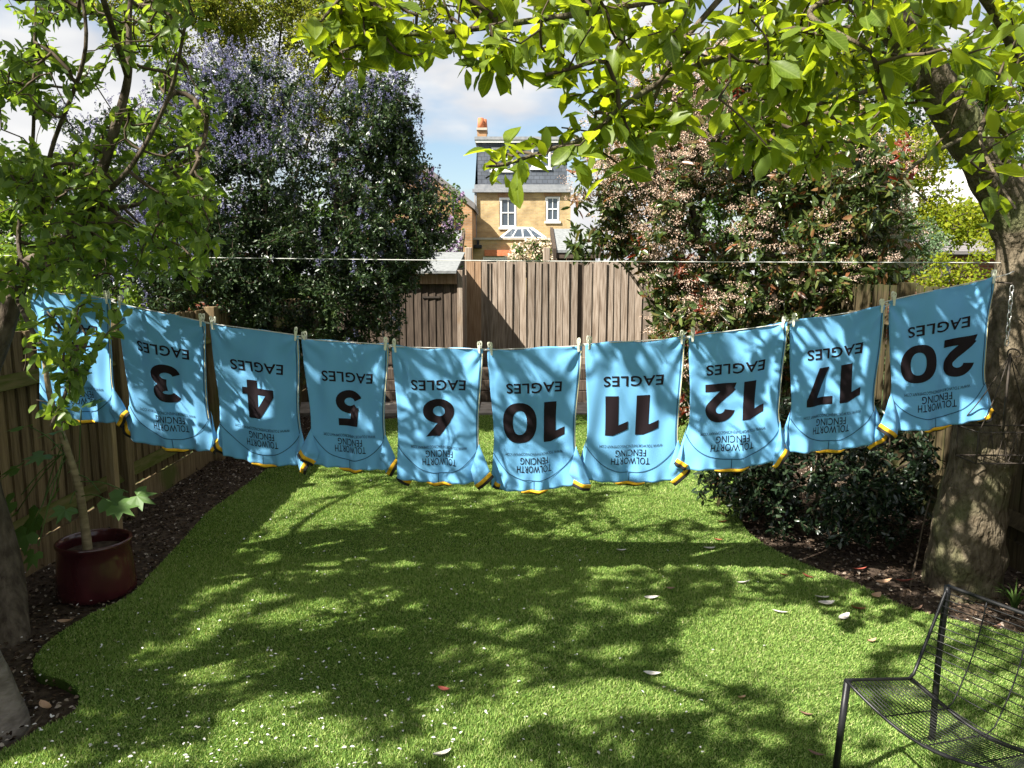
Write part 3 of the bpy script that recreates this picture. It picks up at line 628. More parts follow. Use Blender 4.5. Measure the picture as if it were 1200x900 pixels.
for a, b, c, d in wins:
    sash(ho, a + 0.03, b - 0.03, c + 0.03, d - 0.02, HY + 0.07)
    box('lintel', a - 0.1, b + 0.1, HY - 0.012, HY - 0.002, d + 0.0, d + 0.32, M_OBRICK, ho)
box('gutter', X0 - 0.1, X1 + 0.1, HY - 0.22, HY + 0.0, ZE - 0.12, ZE + 0.06, M_LEAD, ho)
box('roof_flashing', X0, X1, HY - 0.1, HY + 0.3, ZE + 0.062, ZE + 0.30, M_LEAD, ho)
zt = hz(163); d0, d1 = hx(560), hx(664)
dw = [(hx(575.5), hx(601), hz(199), hz(171)), (hx(622), hx(645), hz(196), hz(171))]
wall_with_holes('dormer', d0, d1, ZE + 0.3, zt, HY + 0.35, dw, M_SLATE, ho)
for a, b, c, d in dw: sash(ho, a + 0.02, b - 0.02, c + 0.02, d - 0.02, HY + 0.42)
me = py_mesh('roof_slope', [(X0, HY + 0.25, ZE + 0.05), (d0 - 0.004, HY + 0.36, zt - 0.05), (d0 - 0.004, HY + 7, zt - 0.05), (X0, HY + 7, ZE + 0.05)], [(0, 1, 2, 3)], M_SLATE); link('roof_slope', me, ho)
box('flat_roof', d0 - 0.15, d1 + 0.15, HY + 0.15, HY + 7.1, zt, zt + 0.16, M_LEAD, ho)
box('fascia', d0 - 0.1, d1 + 0.1, HY + 0.20, HY + 0.33, zt - 0.14, zt - 0.002, M_WHITE, ho)
box('downpipe', X0 + 0.02, X0 + 0.12, HY - 0.13, HY - 0.02, 0, ZE - 0.1, M_LEAD, ho)
box('small_vent', hx(612), hx(616), HY + 0.27, HY + 0.34, hz(206), hz(196), M_WHITE, ho)
ch = box('chimney', hx(559), hx(570), HY + 1.2, HY + 2.4, zt - 1, hz(150.5, HY + 1.2), M_OBRICK, ho)
box('chimney_cap', hx(558.3), hx(570.7), HY + 1.1, HY + 2.5, hz(152.5, HY + 1.2), hz(150.5, HY + 1.2) + 0.03, M_STONE, ch)
for px in (563, 566.5): rod('chimney_pot', [(hx(px), HY + 1.6 + (px - 563) * 0.1, hz(151.5, HY + 1.6)), (hx(px), HY + 1.6 + (px - 563) * 0.1, hz(138.5, HY + 1.6))], [0.2, 0.16], M_TERRA, ch, 12)
# ground floor extension with lantern roof light
EY = 39.5
ex = empty('house_extension', (hx(598, EY), EY, 0), 'single-storey brick extension with stone coping and white glazed roof lantern', 'extension')
box('wall', hx(551, EY), hx(646, EY), EY, HY - 0.25, 0, hz(281, EY), M_YBRICK, ex)
box('coping', hx(550, EY), hx(647, EY), EY - 0.08, EY + 0.3, hz(281, EY) + 0.002, hz(278.6, EY), M_STONE, ex)
za, zb, zc = hz(279, EY) + 0.01, hz(276, EY), hz(267.5, EY + 1.5)
lv = [(hx(586, EY + 0.6), EY + 0.6, za), (hx(640, EY + 0.6), EY + 0.6, za), (hx(640, EY + 0.6), EY + 2.6, za), (hx(586, EY + 0.6), EY + 2.6, za), (hx(601, EY + 1.6), EY + 1.6, zc), (hx(623, EY + 1.6), EY + 1.6, zc)]
lan = link('roof_lantern', py_mesh('lantern_glass', lv, [(0, 1, 5, 4), (1, 2, 5), (2, 3, 4, 5), (3, 0, 4)], M_GLASS), ex)
for a, b in ((0, 1), (0, 4), (1, 5), (4, 5), (0, 3), (1, 2), (3, 4), (2, 5)): rod('lantern_bar', [lv[a], lv[b]], 0.07, M_WHITE, lan, 6)
for k in (0.25, 0.5, 0.75):
    a = np.array(lv[4]) * (1 - k) + np.array(lv[5]) * k; b = np.array(lv[0]) * (1 - k) + np.array(lv[1]) * k; rod('lantern_bar', [a, b], 0.04, M_WHITE, lan, 6)
box('tile_course', hx(568, EY), hx(612, EY), EY - 0.25, EY - 0.01, hz(300, EY), hz(293, EY), M_TERRA, ex)
for k in range(3): box('window', hx(567, EY) + k * 0.68, hx(567, EY) + k * 0.68 + 0.60, EY - 0.06, EY - 0.004, hz(318, EY), hz(304.5, EY), M_GLASS, ex)
box('window_frame', hx(566, EY), hx(613, EY), EY - 0.10, EY - 0.07, hz(304.3, EY), hz(301, EY), M_WHITE, ex)
for k in range(4): box('window_frame', hx(567, EY) + k * 0.68 - 0.05, hx(567, EY) + k * 0.68 - 0.004, EY - 0.10, EY - 0.005, hz(318, EY), hz(304.3, EY), M_WHITE, ex)
lp = P(560, 288, EY - 0.2)
wl = empty('wall_lamp', lp, 'small black outdoor lamp fixed to the brick extension', 'lamp')
box('lamp_body', lp[0] - 0.2, lp[0] + 0.2, EY - 0.35, EY - 0.004, lp[2] - 0.14, lp[2] + 0.05, M_BLACK, wl, 0.03)
box('bracket', lp[0] - 0.06, lp[0] + 0.06, EY - 0.15, EY - 0.004, lp[2] + 0.055, lp[2] + 0.28, M_BLACK, wl)
# neighbouring gable to the left of the house
NY = 38.5
gb = empty('gabled_house', (hx(505, NY), NY, 0), 'orange brick gable end with sloping verge beside the yellow house', 'house')
gx0, gx1 = hx(395, NY), hx(553.5, NY)
prism('wall', [(gx0, 0), (gx1, 0), (gx1, hz(243, NY)), (hx(497, NY), hz(199, NY)), (gx0, hz(250, NY))], NY, NY + 4, M_OBRICK, gb)
for a, b in (((gx1 + 0.15, hz(246, NY)), (hx(497, NY), hz(199, NY))), ((hx(497, NY), hz(199, NY)), (gx0, hz(250, NY)))):
    prism('verge', [a, b, (b[0], b[1] + 0.3), (a[0], a[1] + 0.3)], NY - 0.15, NY + 4.1, M_TILE, gb)
rod('drainpipe', [(hx(532, NY), NY - 0.1, 0), (hx(532, NY), NY - 0.1, hz(228, NY))], 0.06, M_BLACK, gb, 6)
# two sheds beyond the fence
def small_shed(px0, px1, pye, pyr, Y, label, depth=2.6):
    s = empty('shed', (hx((px0 + px1) / 2, Y), Y, 0), label, 'shed'); a, b = hx(px0, Y), hx(px1, Y); ze, zr = hz(pye, Y), hz(pyr, Y + depth / 2)
    k = 0; x = a + 0.1
    while x < b - 0.15: box('board', x, min(x + 0.145, b - 0.1), Y + 0.2, Y + 0.225, 0, ze - 0.02, M_WOODD, s); x += 0.15
    box('side_wall', b - 0.1, b - 0.06, Y + 0.23, Y + depth, 0, ze, M_WOODD, s); box('side_wall', a + 0.06, a + 0.1, Y + 0.23, Y + depth, 0, ze, M_WOODD, s)
    me = py_mesh('roof', [(a, Y, ze), (b, Y, ze), (b, Y + depth / 2, zr), (a, Y + depth / 2, zr), (a, Y, ze - 0.05), (b, Y, ze - 0.05), (b, Y + depth / 2, zr - 0.05), (a, Y + depth / 2, zr - 0.05)], BOXF, M_FELT); link('roof', me, s)
    box('fascia', a + 0.02, b - 0.02, Y + 0.02, Y + 0.05, ze - 0.16, ze - 0.052, M_WOODD, s)
    for e in (a, b): 
        me = py_mesh('barge_board', [(e - 0.03, Y - 0.02, ze - 0.16), (e + 0.03, Y - 0.02, ze - 0.16), (e + 0.03, Y + depth / 2, zr - 0.12), (e - 0.03, Y + depth / 2, zr - 0.12), (e - 0.03, Y - 0.02, ze + 0.03), (e + 0.03, Y - 0.02, ze + 0.03), (e + 0.03, Y + depth / 2, zr + 0.03), (e - 0.03, Y + depth / 2, zr + 0.03)], BOXF, M_WOODD); link('barge_board', me, s)
small_shed(499, 539, 298, 270, 15.5, 'grey felt-roofed shed half hidden by lilac flowers beyond the dark shed')
small_shed(650, 703, 293, 268, 15.5, 'grey felt-roofed shed beyond the fence near the pink-blossomed shrub')
for k, (px, py) in enumerate(((549, 290), (640.5, 290))): 
    c = P(px, py, 14.0); tag(box('fence_post', c[0] - 0.06, c[0] + 0.06, 13.94, 14.06, 0, c[2], M_WOODG, None, 0.01), ['grey timber post standing beside the left felt-roofed shed', 'grey timber post standing beside the right felt-roofed shed'][k], 'post')
# white boarded house and red brick shed far to the right
wh = empty('white_house', (12.5, 21, 0), 'white weatherboarded house with grey tiled roof seen past the big trunk', 'house')
WY = 19.0; a, b = hx(1085, WY), hx(1420, WY)
zl = hz(298, WY)
box('wall', a, b, WY + 2.6, WY + 6, 0, hz(205, WY + 2.6), M_LEAD, wh)
k = 0; z = hz(285, WY + 2.5)
while z < hz(205, WY + 2.6): box('weatherboard', a - 0.02, b, WY + 2.52, WY + 2.58, z, z + 0.17, M_WHITE, wh); z += 0.18
me = py_mesh('lean_to_roof', [(a - 1.0, WY, zl), (b, WY, zl), (b, WY + 2.5, hz(262, WY + 2.5)), (a - 1.0, WY + 2.5, hz(262, WY + 2.5)), (a - 1.0, WY, zl + 0.08), (b, WY, zl + 0.08), (b, WY + 2.5, hz(262, WY + 2.5) + 0.08), (a - 1.0, WY + 2.5, hz(262, WY + 2.5) + 0.08)], BOXF, M_TILE); link('lean_to_roof', me, wh)
box('brick_wall', a - 0.9, b, WY + 0.3, WY + 2.4, 0, zl - 0.02, M_RBRICK, wh)
sash(wh, hx(1143, WY + 2.5), hx(1158, WY + 2.5), hz(266, WY + 2.5), hz(225, WY + 2.5), WY + 2.48)
box('pane', hx(1108, WY), hx(1122, WY), WY + 0.25, WY + 0.28, hz(330, WY), hz(306, WY), M_GLASS, wh)
# brick wall seen in glimpses through the leaves on the left
nb = empty('brick_outhouse', (-7.6, 13, 0), 'reddish brick outhouse glimpsed through leaves beyond the left fence', 'outhouse')
box('wall', -9.5, -4.6, 12.8, 15, 0, 2.1, M_RBRICK, nb)
me = py_mesh('roof', [(-9.8, 12.5, 2.1), (-4.4, 12.5, 2.1), (-4.4, 15.2, 2.75), (-9.8, 15.2, 2.75), (-9.8, 12.5, 2.17), (-4.4, 12.5, 2.17), (-4.4, 15.2, 2.82), (-9.8, 15.2, 2.82)], BOXF, M_TILE); link('roof', me, nb)
box('gutter', -9.8, -4.4, 12.40, 12.49, 2.06, 2.14, M_BLACK, nb)

# ================================================================== TREES AND SHRUBS
def simple_bush(name, base, label, cat, tips, limbs, lm, leaf_size, k, tm, rng, rt=0.003, bark=M_TWIG, spread=None, group=None, up=0.5, along=0.5, n_obj=0, variants=None, crook=0.14, hang=0.15):
    e = empty(name, base, label, cat, group)
    acc, dirs = grow(limbs, tips, rng, rt=rt, crook=crook)
    la = limb_acc(limbs); link('trunk', la.mesh('trunk', bark), e)
    link('branches', acc.mesh('branches', bark), e)['kind'] = 'stuff'
    pos, d, nr = leaves_at(tips, dirs, k, spread or leaf_size * 1.5, rng, up, along, hang)
    sz = leaf_size * rng.uniform(0.65, 1.25, len(pos))
    if n_obj:
        tk = leaf_objects(e, variants, pos, d, nr, sz, n_obj, rng); keep = ~tk
    else: keep = np.ones(len(pos), bool)
    V, F_ = scatter(tm, pos[keep], d[keep], nr[keep], sz[keep])
    cr = link('crown', np_mesh('crown', V, F_, lm), e); cr['kind'] = 'stuff'
    return e, cr, dirs

# ---- left-hand fruit tree: trunk out of the left bed, limb leaning back into the picture
rng = np.random.default_rng(21)
tb = G(14, 752)
AL = [([tb + [0, 0, -0.1], P(4, 650, 3.72), P(-16, 560, 3.72), P(-22, 470, 3.74), P(5, 385, 3.72), P(28, 318, 3.70), P(70, 290, 3.66), P(105, 240, 3.6), P(130, 165, 3.55), P(150, 90, 3.55), P(152, 10, 3.6), P(165, -90, 3.7)], 0.088, 0.006),
      ([P(28, 318, 3.70), P(22, 270, 3.8), P(38, 170, 3.9), P(40, 60, 4.0), P(45, -60, 4.1)], 0.014, 0.005),
      ([P(105, 240, 3.6), P(150, 200, 3.4), P(195, 120, 3.3), P(215, 40, 3.2), P(230, -60, 3.2)], 0.014, 0.005),
      ([P(110, 246, 3.6), P(160, 240, 3.75), P(205, 225, 3.9)], 0.016, 0.007),
      ([P(60, 297, 3.67), P(50, 240, 3.5), P(62, 170, 3.4), P(100, 60, 3.3), P(90, -40, 3.3)], 0.014, 0.006),
      ([P(-20, 480, 3.74), P(-110, 330, 3.5), P(-260, 150, 3.2), P(-330, -60, 3.1), P(-340, -240, 3.1)], 0.06, 0.018),
      ([P(-110, 330, 3.5), P(-170, 200, 4.0), P(-230, 0, 4.4), P(-220, -150, 4.6)], 0.035, 0.012),
      ([P(150, 90, 3.55), P(100, -60, 3.1), P(20, -230, 2.7), P(0, -330, 2.5)], 0.016, 0.007),
      ([P(20, 350, 3.71), P(45, 400, 3.3), P(80, 440, 3.1), P(60, 500, 3.05)], 0.013, 0.006)]
def shade_tips(n, x0, x1, y0, y1, hlo, hhi, rng):
    """points up the sun's path from a patch of ground"""
    g = np.column_stack([rng.uniform(x0, x1, n), rng.uniform(y0, y1, n), np.zeros(n)])
    h = rng.uniform(hlo, hhi, n); return g - SUN_DIR * (h / -SUN_DIR[2])[:, None]
tips = []
# part of the crown that the photograph shows
for px0, px1, py0, py1, y0, y1, k in ((0, 250, -10, 330, 3.1, 4.4, 680), (20, 160, 345, 500, 2.95, 3.25, 30), (-60, 60, 190, 340, 3.4, 4.2, 90), (60, 185, 260, 330, 3.3, 4.0, 40)):
    for _ in range(k):
        px, py, yy = rng.uniform(px0, px1), rng.uniform(py0, py1), rng.uniform(y0, y1)
        if px > 265 - max(0, 150 - py) * 0.45: continue
        if 60 < px < 118 and 20 < py < 165 and rng.random() < 0.85: continue
        if px < 75 and 130 < py < 185 and rng.random() < 0.7: continue
        if math.sin(px * 0.045 + 1.0) + math.sin(py * 0.05 + px * 0.02) > 1.05 and py < 330: continue
        if py > 340 and abs(px - 85 + (py - 400) * 0.35) > 52: continue
        tips.append(P(px, py, yy))
tips = np.array(tips)
far = shade_tips(1800, -1.7, 1.75, 2.9, 7.4, 2.5, 5.2, rng); far = np.concatenate([far, shade_tips(650, -0.7, 1.35, 3.1, 5.2, 2.6, 5.0, rng)]); far = far[far[:, 0] > -5.2]  # mostly unseen tips, added up-sun to cast the lawn's central shade
px, py, dz = proj(far); vis = (dz > 0) & (px > -20) & (px < 1220) & (py > -20) & (py < 920)
far = far[~(vis & ((px > 255) | (rng.random(len(far)) < 0.75)))]
far = far[(wob(far, 3.0, 4) > -0.42) & ~in_lit(far, 0.92)]
tips = np.concatenate([tips, far])
ap = empty('apple_tree', tb, 'grey-trunked fruit tree with small green leaves hanging in front of the leftmost shirt', 'tree')
la = limb_acc(AL, sides=12, lump=0.10, seg=0.05); link('trunk', la.mesh('trunk', M_BARKD), ap)
acc, dirs = grow(AL, tips, rng, rt=0.0024, crook=0.13)
link('branches', acc.mesh('branches', M_TWIG), ap)['kind'] = 'stuff'
K = 13; pos, d, nr = leaves_at(tips, dirs, K, 0.095, rng, up=0.5, along=0.4, hang=0.3)
sz = rng.uniform(0.045, 0.078, len(pos))
seen = in_view(pos, 5); keep = ~(in_lit(pos, 1.05) & (rng.random(len(pos)) < np.where(seen, 0.55, 0.97))) & ~(on_shirts(pos) & (rng.random(len(pos)) < np.where(seen, 0.94, 1.0))) & ~(over(pos, P(75, 440, 3.1), 0.30) & (rng.random(len(pos)) < 0.85)) & ~(over_sprays(pos) & ~seen & (rng.random(len(pos)) < 0.6)); pos, d, nr, sz = pos[keep], d[keep], nr[keep], sz[keep]
av = leaf_variants('apple_leaf', 0.44, 0.25, LM_APPV, 4, 4)
cr = bpy.data.objects.new('tmp', None)
tk = leaf_objects(ap, av, pos, d, nr, sz, 280, rng)
V, F_ = scatter(leaf_tmpl(0.5, 0.07, 0.16, 6), pos[~tk], d[~tk], nr[~tk], sz[~tk])
o = link('crown', np_mesh('crown', V, F_, LM_APP, True), ap); o['kind'] = 'stuff'
bpy.data.objects.remove(cr)

# ---- second trunk in the near left corner, leaning out of the picture
rng = np.random.default_rng(22)
cb = G(6, 858)
CL = [([cb + [0, 0, -0.1], P(-22, 780, 2.84), P(-95, 640, 2.76), P(-190, 420, 2.66), P(-280, 150, 2.55), P(-330, -150, 2.45)], 0.10, 0.05),
      ([P(-280, 150, 2.55), P(-330, -100, 2.0), P(-420, -420, 1.5)], 0.04, 0.015), ([P(-330, -150, 2.45), P(-250, -400, 2.3), P(-150, -700, 2.0)], 0.045, 0.012)]
tips = shade_tips(760, -2.3, -0.2, 2.3, 4.6, 2.6, 4.6, rng); tips = np.concatenate([tips, shade_tips(115, 0.0, 1.25, 2.1, 2.85, 2.6, 4.4, rng)]); tips = tips[(tips[:, 0] > -5)]  # crown out of view, placed and widened to shade the near lawn
tips = tips[~in_view(tips, 60) & ~in_lit(tips, 0.92)]
ct = empty('cherry_tree', cb, 'pale grey trunk base leaning out of the lower left corner of the lawn bed', 'tree')
la = limb_acc(CL, sides=14, lump=0.14, seg=0.05); link('trunk', la.mesh('trunk', M_BARKP), ct)
acc, dirs = grow(CL, tips, rng, rt=0.0026); link('branches', acc.mesh('branches', M_TWIG), ct)['kind'] = 'stuff'
pos, d, nr = leaves_at(tips, dirs, 16, 0.1, rng); sz = rng.uniform(0.06, 0.09, len(pos))
keep = ~in_view(pos, 20) & ~on_shirts(pos) & ~over(pos, P(75, 440, 3.1), 0.30) & ~(over_sprays(pos) & (rng.random(len(pos)) < 0.6)) & ~(in_lit(pos, 1.05) & (rng.random(len(pos)) < 0.97)); V, F_ = scatter(leaf_tmpl(0.5, 0.07, 0.16, 2), pos[keep], d[keep], nr[keep], sz[keep])
o = link('crown', np_mesh('crown', V, F_, LM_APP, True), ct); o['kind'] = 'stuff'

# ---- magnolia: thick trunk on the right, branches over the picture
rng = np.random.default_rng(23)
mb = G(1128, 690)
YT = mb[1] + 0.05
ML = [([P(1128, 720, YT), P(1130, 660, YT), P(1142, 580, YT), P(1160, 500, YT), P(1178, 420, YT), P(1196, 340, YT), P(1204, 285, YT), P(1196, 235, YT)], 0.190, 0.140),
      ([P(1204, 285, YT), P(1178, 225, YT - 0.05), P(1135, 160, YT - 0.15), P(1090, 90, YT - 0.25), P(1045, 25, YT - 0.35), P(985, -60, YT - 0.5), P(900, -150, YT - 0.7)], 0.145, 0.060),
      ([P(1200, 300, YT), P(1240, 200, YT + 0.1), P(1300, 60, YT + 0.2), P(1340, -120, YT + 0.3)], 0.13, 0.06),
      ([P(1190, 240, YT), P(1215, 160, YT - 0.2), P(1190, 60, YT - 0.4), P(1130, -40, YT - 0.7)], 0.05, 0.02),
      ([P(1045, 25, YT - 0.35), P(960, 40, 3.6), P(880, 55, 3.3), P(800, 85, 3.0), P(735, 125, 2.8), P(690, 160, 2.7), P(640, 178, 2.62), P(595, 192, 2.55), P(570, 195, 2.5)], 0.020, 0.004),
      ([P(985, -60, YT - 0.5), P(860, -20, 3.4), P(720, 10, 3.1), P(600, 25, 2.9), P(520, 40, 2.8), P(450, 45, 2.75), P(400, 60, 2.7)], 0.020, 0.004),
      ([P(860, -20, 3.4), P(790, 60, 3.2), P(765, 120, 3.05), P(740, 180, 3.0)], 0.014, 0.005),
      ([P(900, -150, 3.6), P(700, -120, 3.1), P(500, -60, 2.8), P(420, -20, 2.7), P(380, 20, 2.65)], 0.022, 0.005),
      ([P(1090, 90, YT - 0.25), P(1010, 110, 3.5), P(930, 130, 3.2), P(880, 175, 3.05)], 0.015, 0.004),
      ([P(1135, 160, YT - 0.15), P(1090, 180, 3.4), P(1060, 205, 3.1), P(1085, 235, 2.9)], 0.012, 0.004),
      ([P(1215, 160, YT - 0.2), P(1180, 130, 3.2), P(1150, 150, 2.8), P(1170, 210, 2.6), P(1190, 245, 2.5)], 0.012, 0.004),
      ([P(1045, 25, YT - 0.35), P(1000, 0, 3.3), P(950, 15, 2.8), P(1020, 60, 2.6)], 0.02, 0.006),
      ([P(900, -150, 3.6), P(760, -330, 3.0), P(560, -500, 2.5), P(350, -700, 2.1)], 0.06, 0.018)]
tips = []
for px0, px1, py0, py1, y0, y1, k, lim in ((400, 1200, -30, 75, 2.5, 4.0, 210, None), (560, 1000, 60, 150, 2.6, 3.8, 80, None), (860, 1200, 60, 180, 2.5, 3.9, 70, None), (1130, 1200, 150, 250, 2.5, 3.2, 16, None),
                                          (370, 470, 0, 75, 2.6, 3.0, 26, None), (530, 700, 160, 215, 2.5, 2.75, 15, None), (690, 780, 120, 200, 2.7, 3.1, 16, None), (850, 1010, 140, 190, 2.9, 3.4, 10, None)):
    for _ in range(k):
        px, py = rng.uniform(px0, px1), rng.uniform(py0, py1)
        if 505 < px < 640 and 105 < py < 162: continue
        if 490 < px < 555 and py > 70 and py < 165: continue
        if px < 540 and py > 85 and py < 150: continue
        tips.append(P(px, py, rng.uniform(y0, y1)))
tips = np.array(tips); nv = len(tips)
far = shade_tips(330, 0.6, 3.0, 3.2, 6.4, 2.9, 4.8, rng); px, py, dz = proj(far); far = far[(py < -25) & (far[:, 0] > -2.2) & ~in_lit(far, 0.92)]
fc = shade_tips(95, 1.0, 2.5, 2.2, 3.6, 2.7, 4.2, rng); px, py, dz = proj(fc); far = np.concatenate([far, fc[((py < -25) | (dz < 0.3)) & ~in_lit(fc, 0.92)]])  # overhead tips out of view, added to shade the ground around the chair
far2 = np.column_stack([rng.uniform(0.2, 4.0, 110), rng.uniform(3.0, 5.5, 110), rng.uniform(3.8, 5.6, 110)])
tg = np.column_stack([np.full(260, 2.98), rng.uniform(2.8, 7.5, 260), rng.uniform(0.1, 1.6, 260)]); far3 = tg - SUN_DIR * rng.uniform(3.4, 5.2, 260)[:, None]; px, py, dz = proj(far3); far3 = far3[(py < -25) & (far3[:, 2] > 2.8)]  # far3: unseen tips added up-sun so their shadow falls on the right fence
tips = np.concatenate([tips, far, far2, far3])
mg = empty('magnolia_tree', mb, 'thick-trunked tree with large bright green leaves arching over the shirts', 'tree')
def trunk_mesh():
    acc = Acc()
    for k, (pts, r0, r1) in enumerate(ML):
        ln = np.sum(np.linalg.norm(np.diff(np.asarray(pts), axis=0), axis=1)); big = r0 > 0.1; n = max(5, int(ln / (0.03 if big else 0.06))); q = smooth_path(pts, n)
        t = np.linspace(0, 1, n); r = r0 + (r1 - r0) * t ** 0.7
        if k == 0:
            r = r + 0.045 * np.exp(-t * 9) 
        if not big: q = q + np.stack([wob(q, 9, k), wob(q, 8, k + 2), wob(q, 9, k + 5)], 1) * 0.012 * np.sin(np.pi * t)[:, None]
        V, Fq = tube(q, r, 36 if big else 8, lump=0.03 if big else 0.06, seed=k)
        if big:
            c = q[np.repeat(np.arange(n), 36)]; b = V[:n * 36]; dv = b - c
            b += dv * (0.10 * wob(b, 9, 1) + 0.06 * wob(b, 23, 2) + 0.045 * wob(b * [1, 1, 0.5], 52, 3))[:, None] + dv * (0.28 * np.maximum(0, wob(b, 6.0, 8) - 0.45))[:, None]
            
            if k == 0:
                an = np.arctan2(dv[:, 1], dv[:, 0]); b += dv * (np.exp(-np.repeat(t, 36) * 16) * (0.16 + 0.22 * np.sin(5 * an + 0.7)))[:, None]
            V[:n * 36] = b
        acc.add(V, Fq)
    return acc.mesh('trunk', M_BARK)
link('trunk', trunk_mesh(), mg)
acc, dirs = grow(ML, tips, rng, rt=0.0030, crook=0.16, sag=0.06)
link('branches', acc.mesh('branches', M_TWIG), mg)['kind'] = 'stuff'
K = 8; pos, d, nr = leaves_at(tips, dirs, K, 0.075, rng, up=0.55, along=0.65, hang=0.25)
sz = 0.055 + 0.070 * rng.random(len(pos)) ** 1.3
px, py, dz = proj(pos)
keep = ~(in_lit(pos, 0.95) & (rng.random(len(pos)) < np.where(py < -10, 0.96, 0.55)))
keep &= ~(over_sprays(pos) & (py < -30) & (rng.random(len(pos)) < 0.75))
keep &= ~(on_shirts(pos) & (rng.random(len(pos)) < np.where(py < 0, 1.0, 0.75)))
lx = np.interp(py, [20, 90, 160, 225, 285], [1040, 1090, 1135, 1178, 1200]); keep &= ~((np.abs(px - lx) < 34) & (py > 60) & (py < 250) & (rng.random(len(pos)) < 0.8))
keep &= ~((px > 498) & (px < 655) & (py > 98) & (py < 158) & (dz > 0))
pos, d, nr, sz = pos[keep], d[keep], nr[keep], sz[keep]
mv = leaf_variants('magnolia_leaf', 0.50, 0.22, LM_MAGV, 5, 6, tipw=1.25)
tk = leaf_objects(mg, mv, pos, d, nr, sz, 300, rng)
V, F_ = scatter(leaf_tmpl(0.5, 0.06, 0.14, 6), pos[~tk], d[~tk], nr[~tk], sz[~tk])
o = link('crown', np_mesh('crown', V, F_, LM_MAG, True), mg); o['kind'] = 'stuff'

# ---- ceanothus with blue flowers
rng = np.random.default_rng(24)
cc = np.array([-2.75, 8.3, 0.0])
CE = [([cc + [0.3, 0.1, 0], cc + [0.15, 0, 0.7], cc + [-0.3, 0.1, 1.5], cc + [-0.6, 0, 2.6]], 0.11, 0.03), ([cc + [0.3, 0.1, 0.1], cc + [0.5, 0, 0.9], cc + [0.9, -0.1, 1.7], cc + [0.9, 0, 2.9]], 0.09, 0.025),
      ([cc + [0.15, 0, 0.7], cc + [-0.7, -0.1, 1.3], cc + [-1.4, 0.1, 1.9]], 0.06, 0.02), ([cc + [0.2, 0, 0.5], cc + [0.1, 0, 1.5], cc + [0.2, 0.1, 3.2]], 0.07, 0.02), ([cc + [0.5, 0, 0.9], cc + [1.3, 0.0, 1.3], cc + [1.8, 0.1, 1.9]], 0.05, 0.015)]
tips = np.concatenate([ellipsoid(1700, cc + [0.1, 0, 2.30], (1.65, 1.05, 1.55), rng, 0.42), ellipsoid(560, cc + [-0.9, 0, 1.6], (1.3, 0.9, 0.95), rng, 0.42), ellipsoid(420, cc + [-1.2, 0.1, 2.5], (1.0, 0.8, 1.05), rng, 0.42), ellipsoid(460, cc + [1.2, 0, 2.1], (0.85, 0.8, 1.15), rng, 0.4), ellipsoid(200, cc + [0.0, 0.0, 3.40], (0.8, 0.7, 0.60), rng, 0.4), ellipsoid(260, P(455, 150, 8.3), (0.50, 0.6, 0.62), rng, 0.42), ellipsoid(240, P(482, 250, 8.3), (0.45, 0.55, 0.75), rng, 0.42), ellipsoid(330, cc + [0.8, 0, 1.3], (0.95, 0.7, 0.6), rng, 0.45)])
tips = tips + unit(len(tips), rng) * 0.07 + np.stack([wob(tips, 3.1, 1), wob(tips, 3.3, 2), wob(tips, 2.9, 3)], 1) * 0.2
tips = tips[wob(tips, 4.6, 7) > -0.62]
px, py, dz = proj(tips); tips = tips[~((px > 470) & (py > 345)) & ~((px > 532))]
e, cr, dirs = simple_bush('ceanothus', cc + [0.3, 0.1, 0], 'tall dark evergreen shrub covered in small blue flowers beside the shed', 'shrub', tips, CE, LM_CEA, 0.050, 34, leaf_tmpl(0.5, 0.05, 0.1, 2), rng, rt=0.0022, bark=M_BARKD, spread=0.13)
# flower heads on the sunny outside
ctr = cc + [0.1, 0, 1.9]
outw = tips - ctr; rad_ = np.linalg.norm(outw / np.array([1.8, 1.2, 2.2]), axis=1)
sunny = (outw / np.linalg.norm(outw, axis=1)[:, None]) @ (-SUN_DIR) + 0.55 * outw[:, 2] / 2.2 + 0.12 * rng.normal(size=len(tips))
fl = tips[(rad_ > 0.55) & (sunny > 0.62)]; fl = fl[rng.random(len(fl)) < 0.85]
extra = tips[(rad_ > 0.6) & (rng.random(len(tips)) < 0.12)]; fl = np.concatenate([fl, extra])
fl = np.repeat(fl, 3, axis=0); fl = fl + unit(len(fl), rng) * 0.12 + np.array([0, -0.05, 0.05]); ax = unit(len(fl), rng) * 0.6 + np.array([0, 0, 0.7])
fp = np.repeat(fl, 26, axis=0); axr = np.repeat(ax, 26, axis=0); t = rng.random((len(fp), 1)); fp = fp + axr * t * 0.085 + unit(len(fp), rng) * (0.022 * (1.1 - t))
V, F_ = scatter(leaf_tmpl(0.9, 0.1, 0.1, 2), fp, unit(len(fp), rng), unit(len(fp), rng), rng.uniform(0.010, 0.018, len(fp)))
o = link('blossom', np_mesh('blossom', V, F_, LM_CEF), e); o['kind'] = 'stuff'

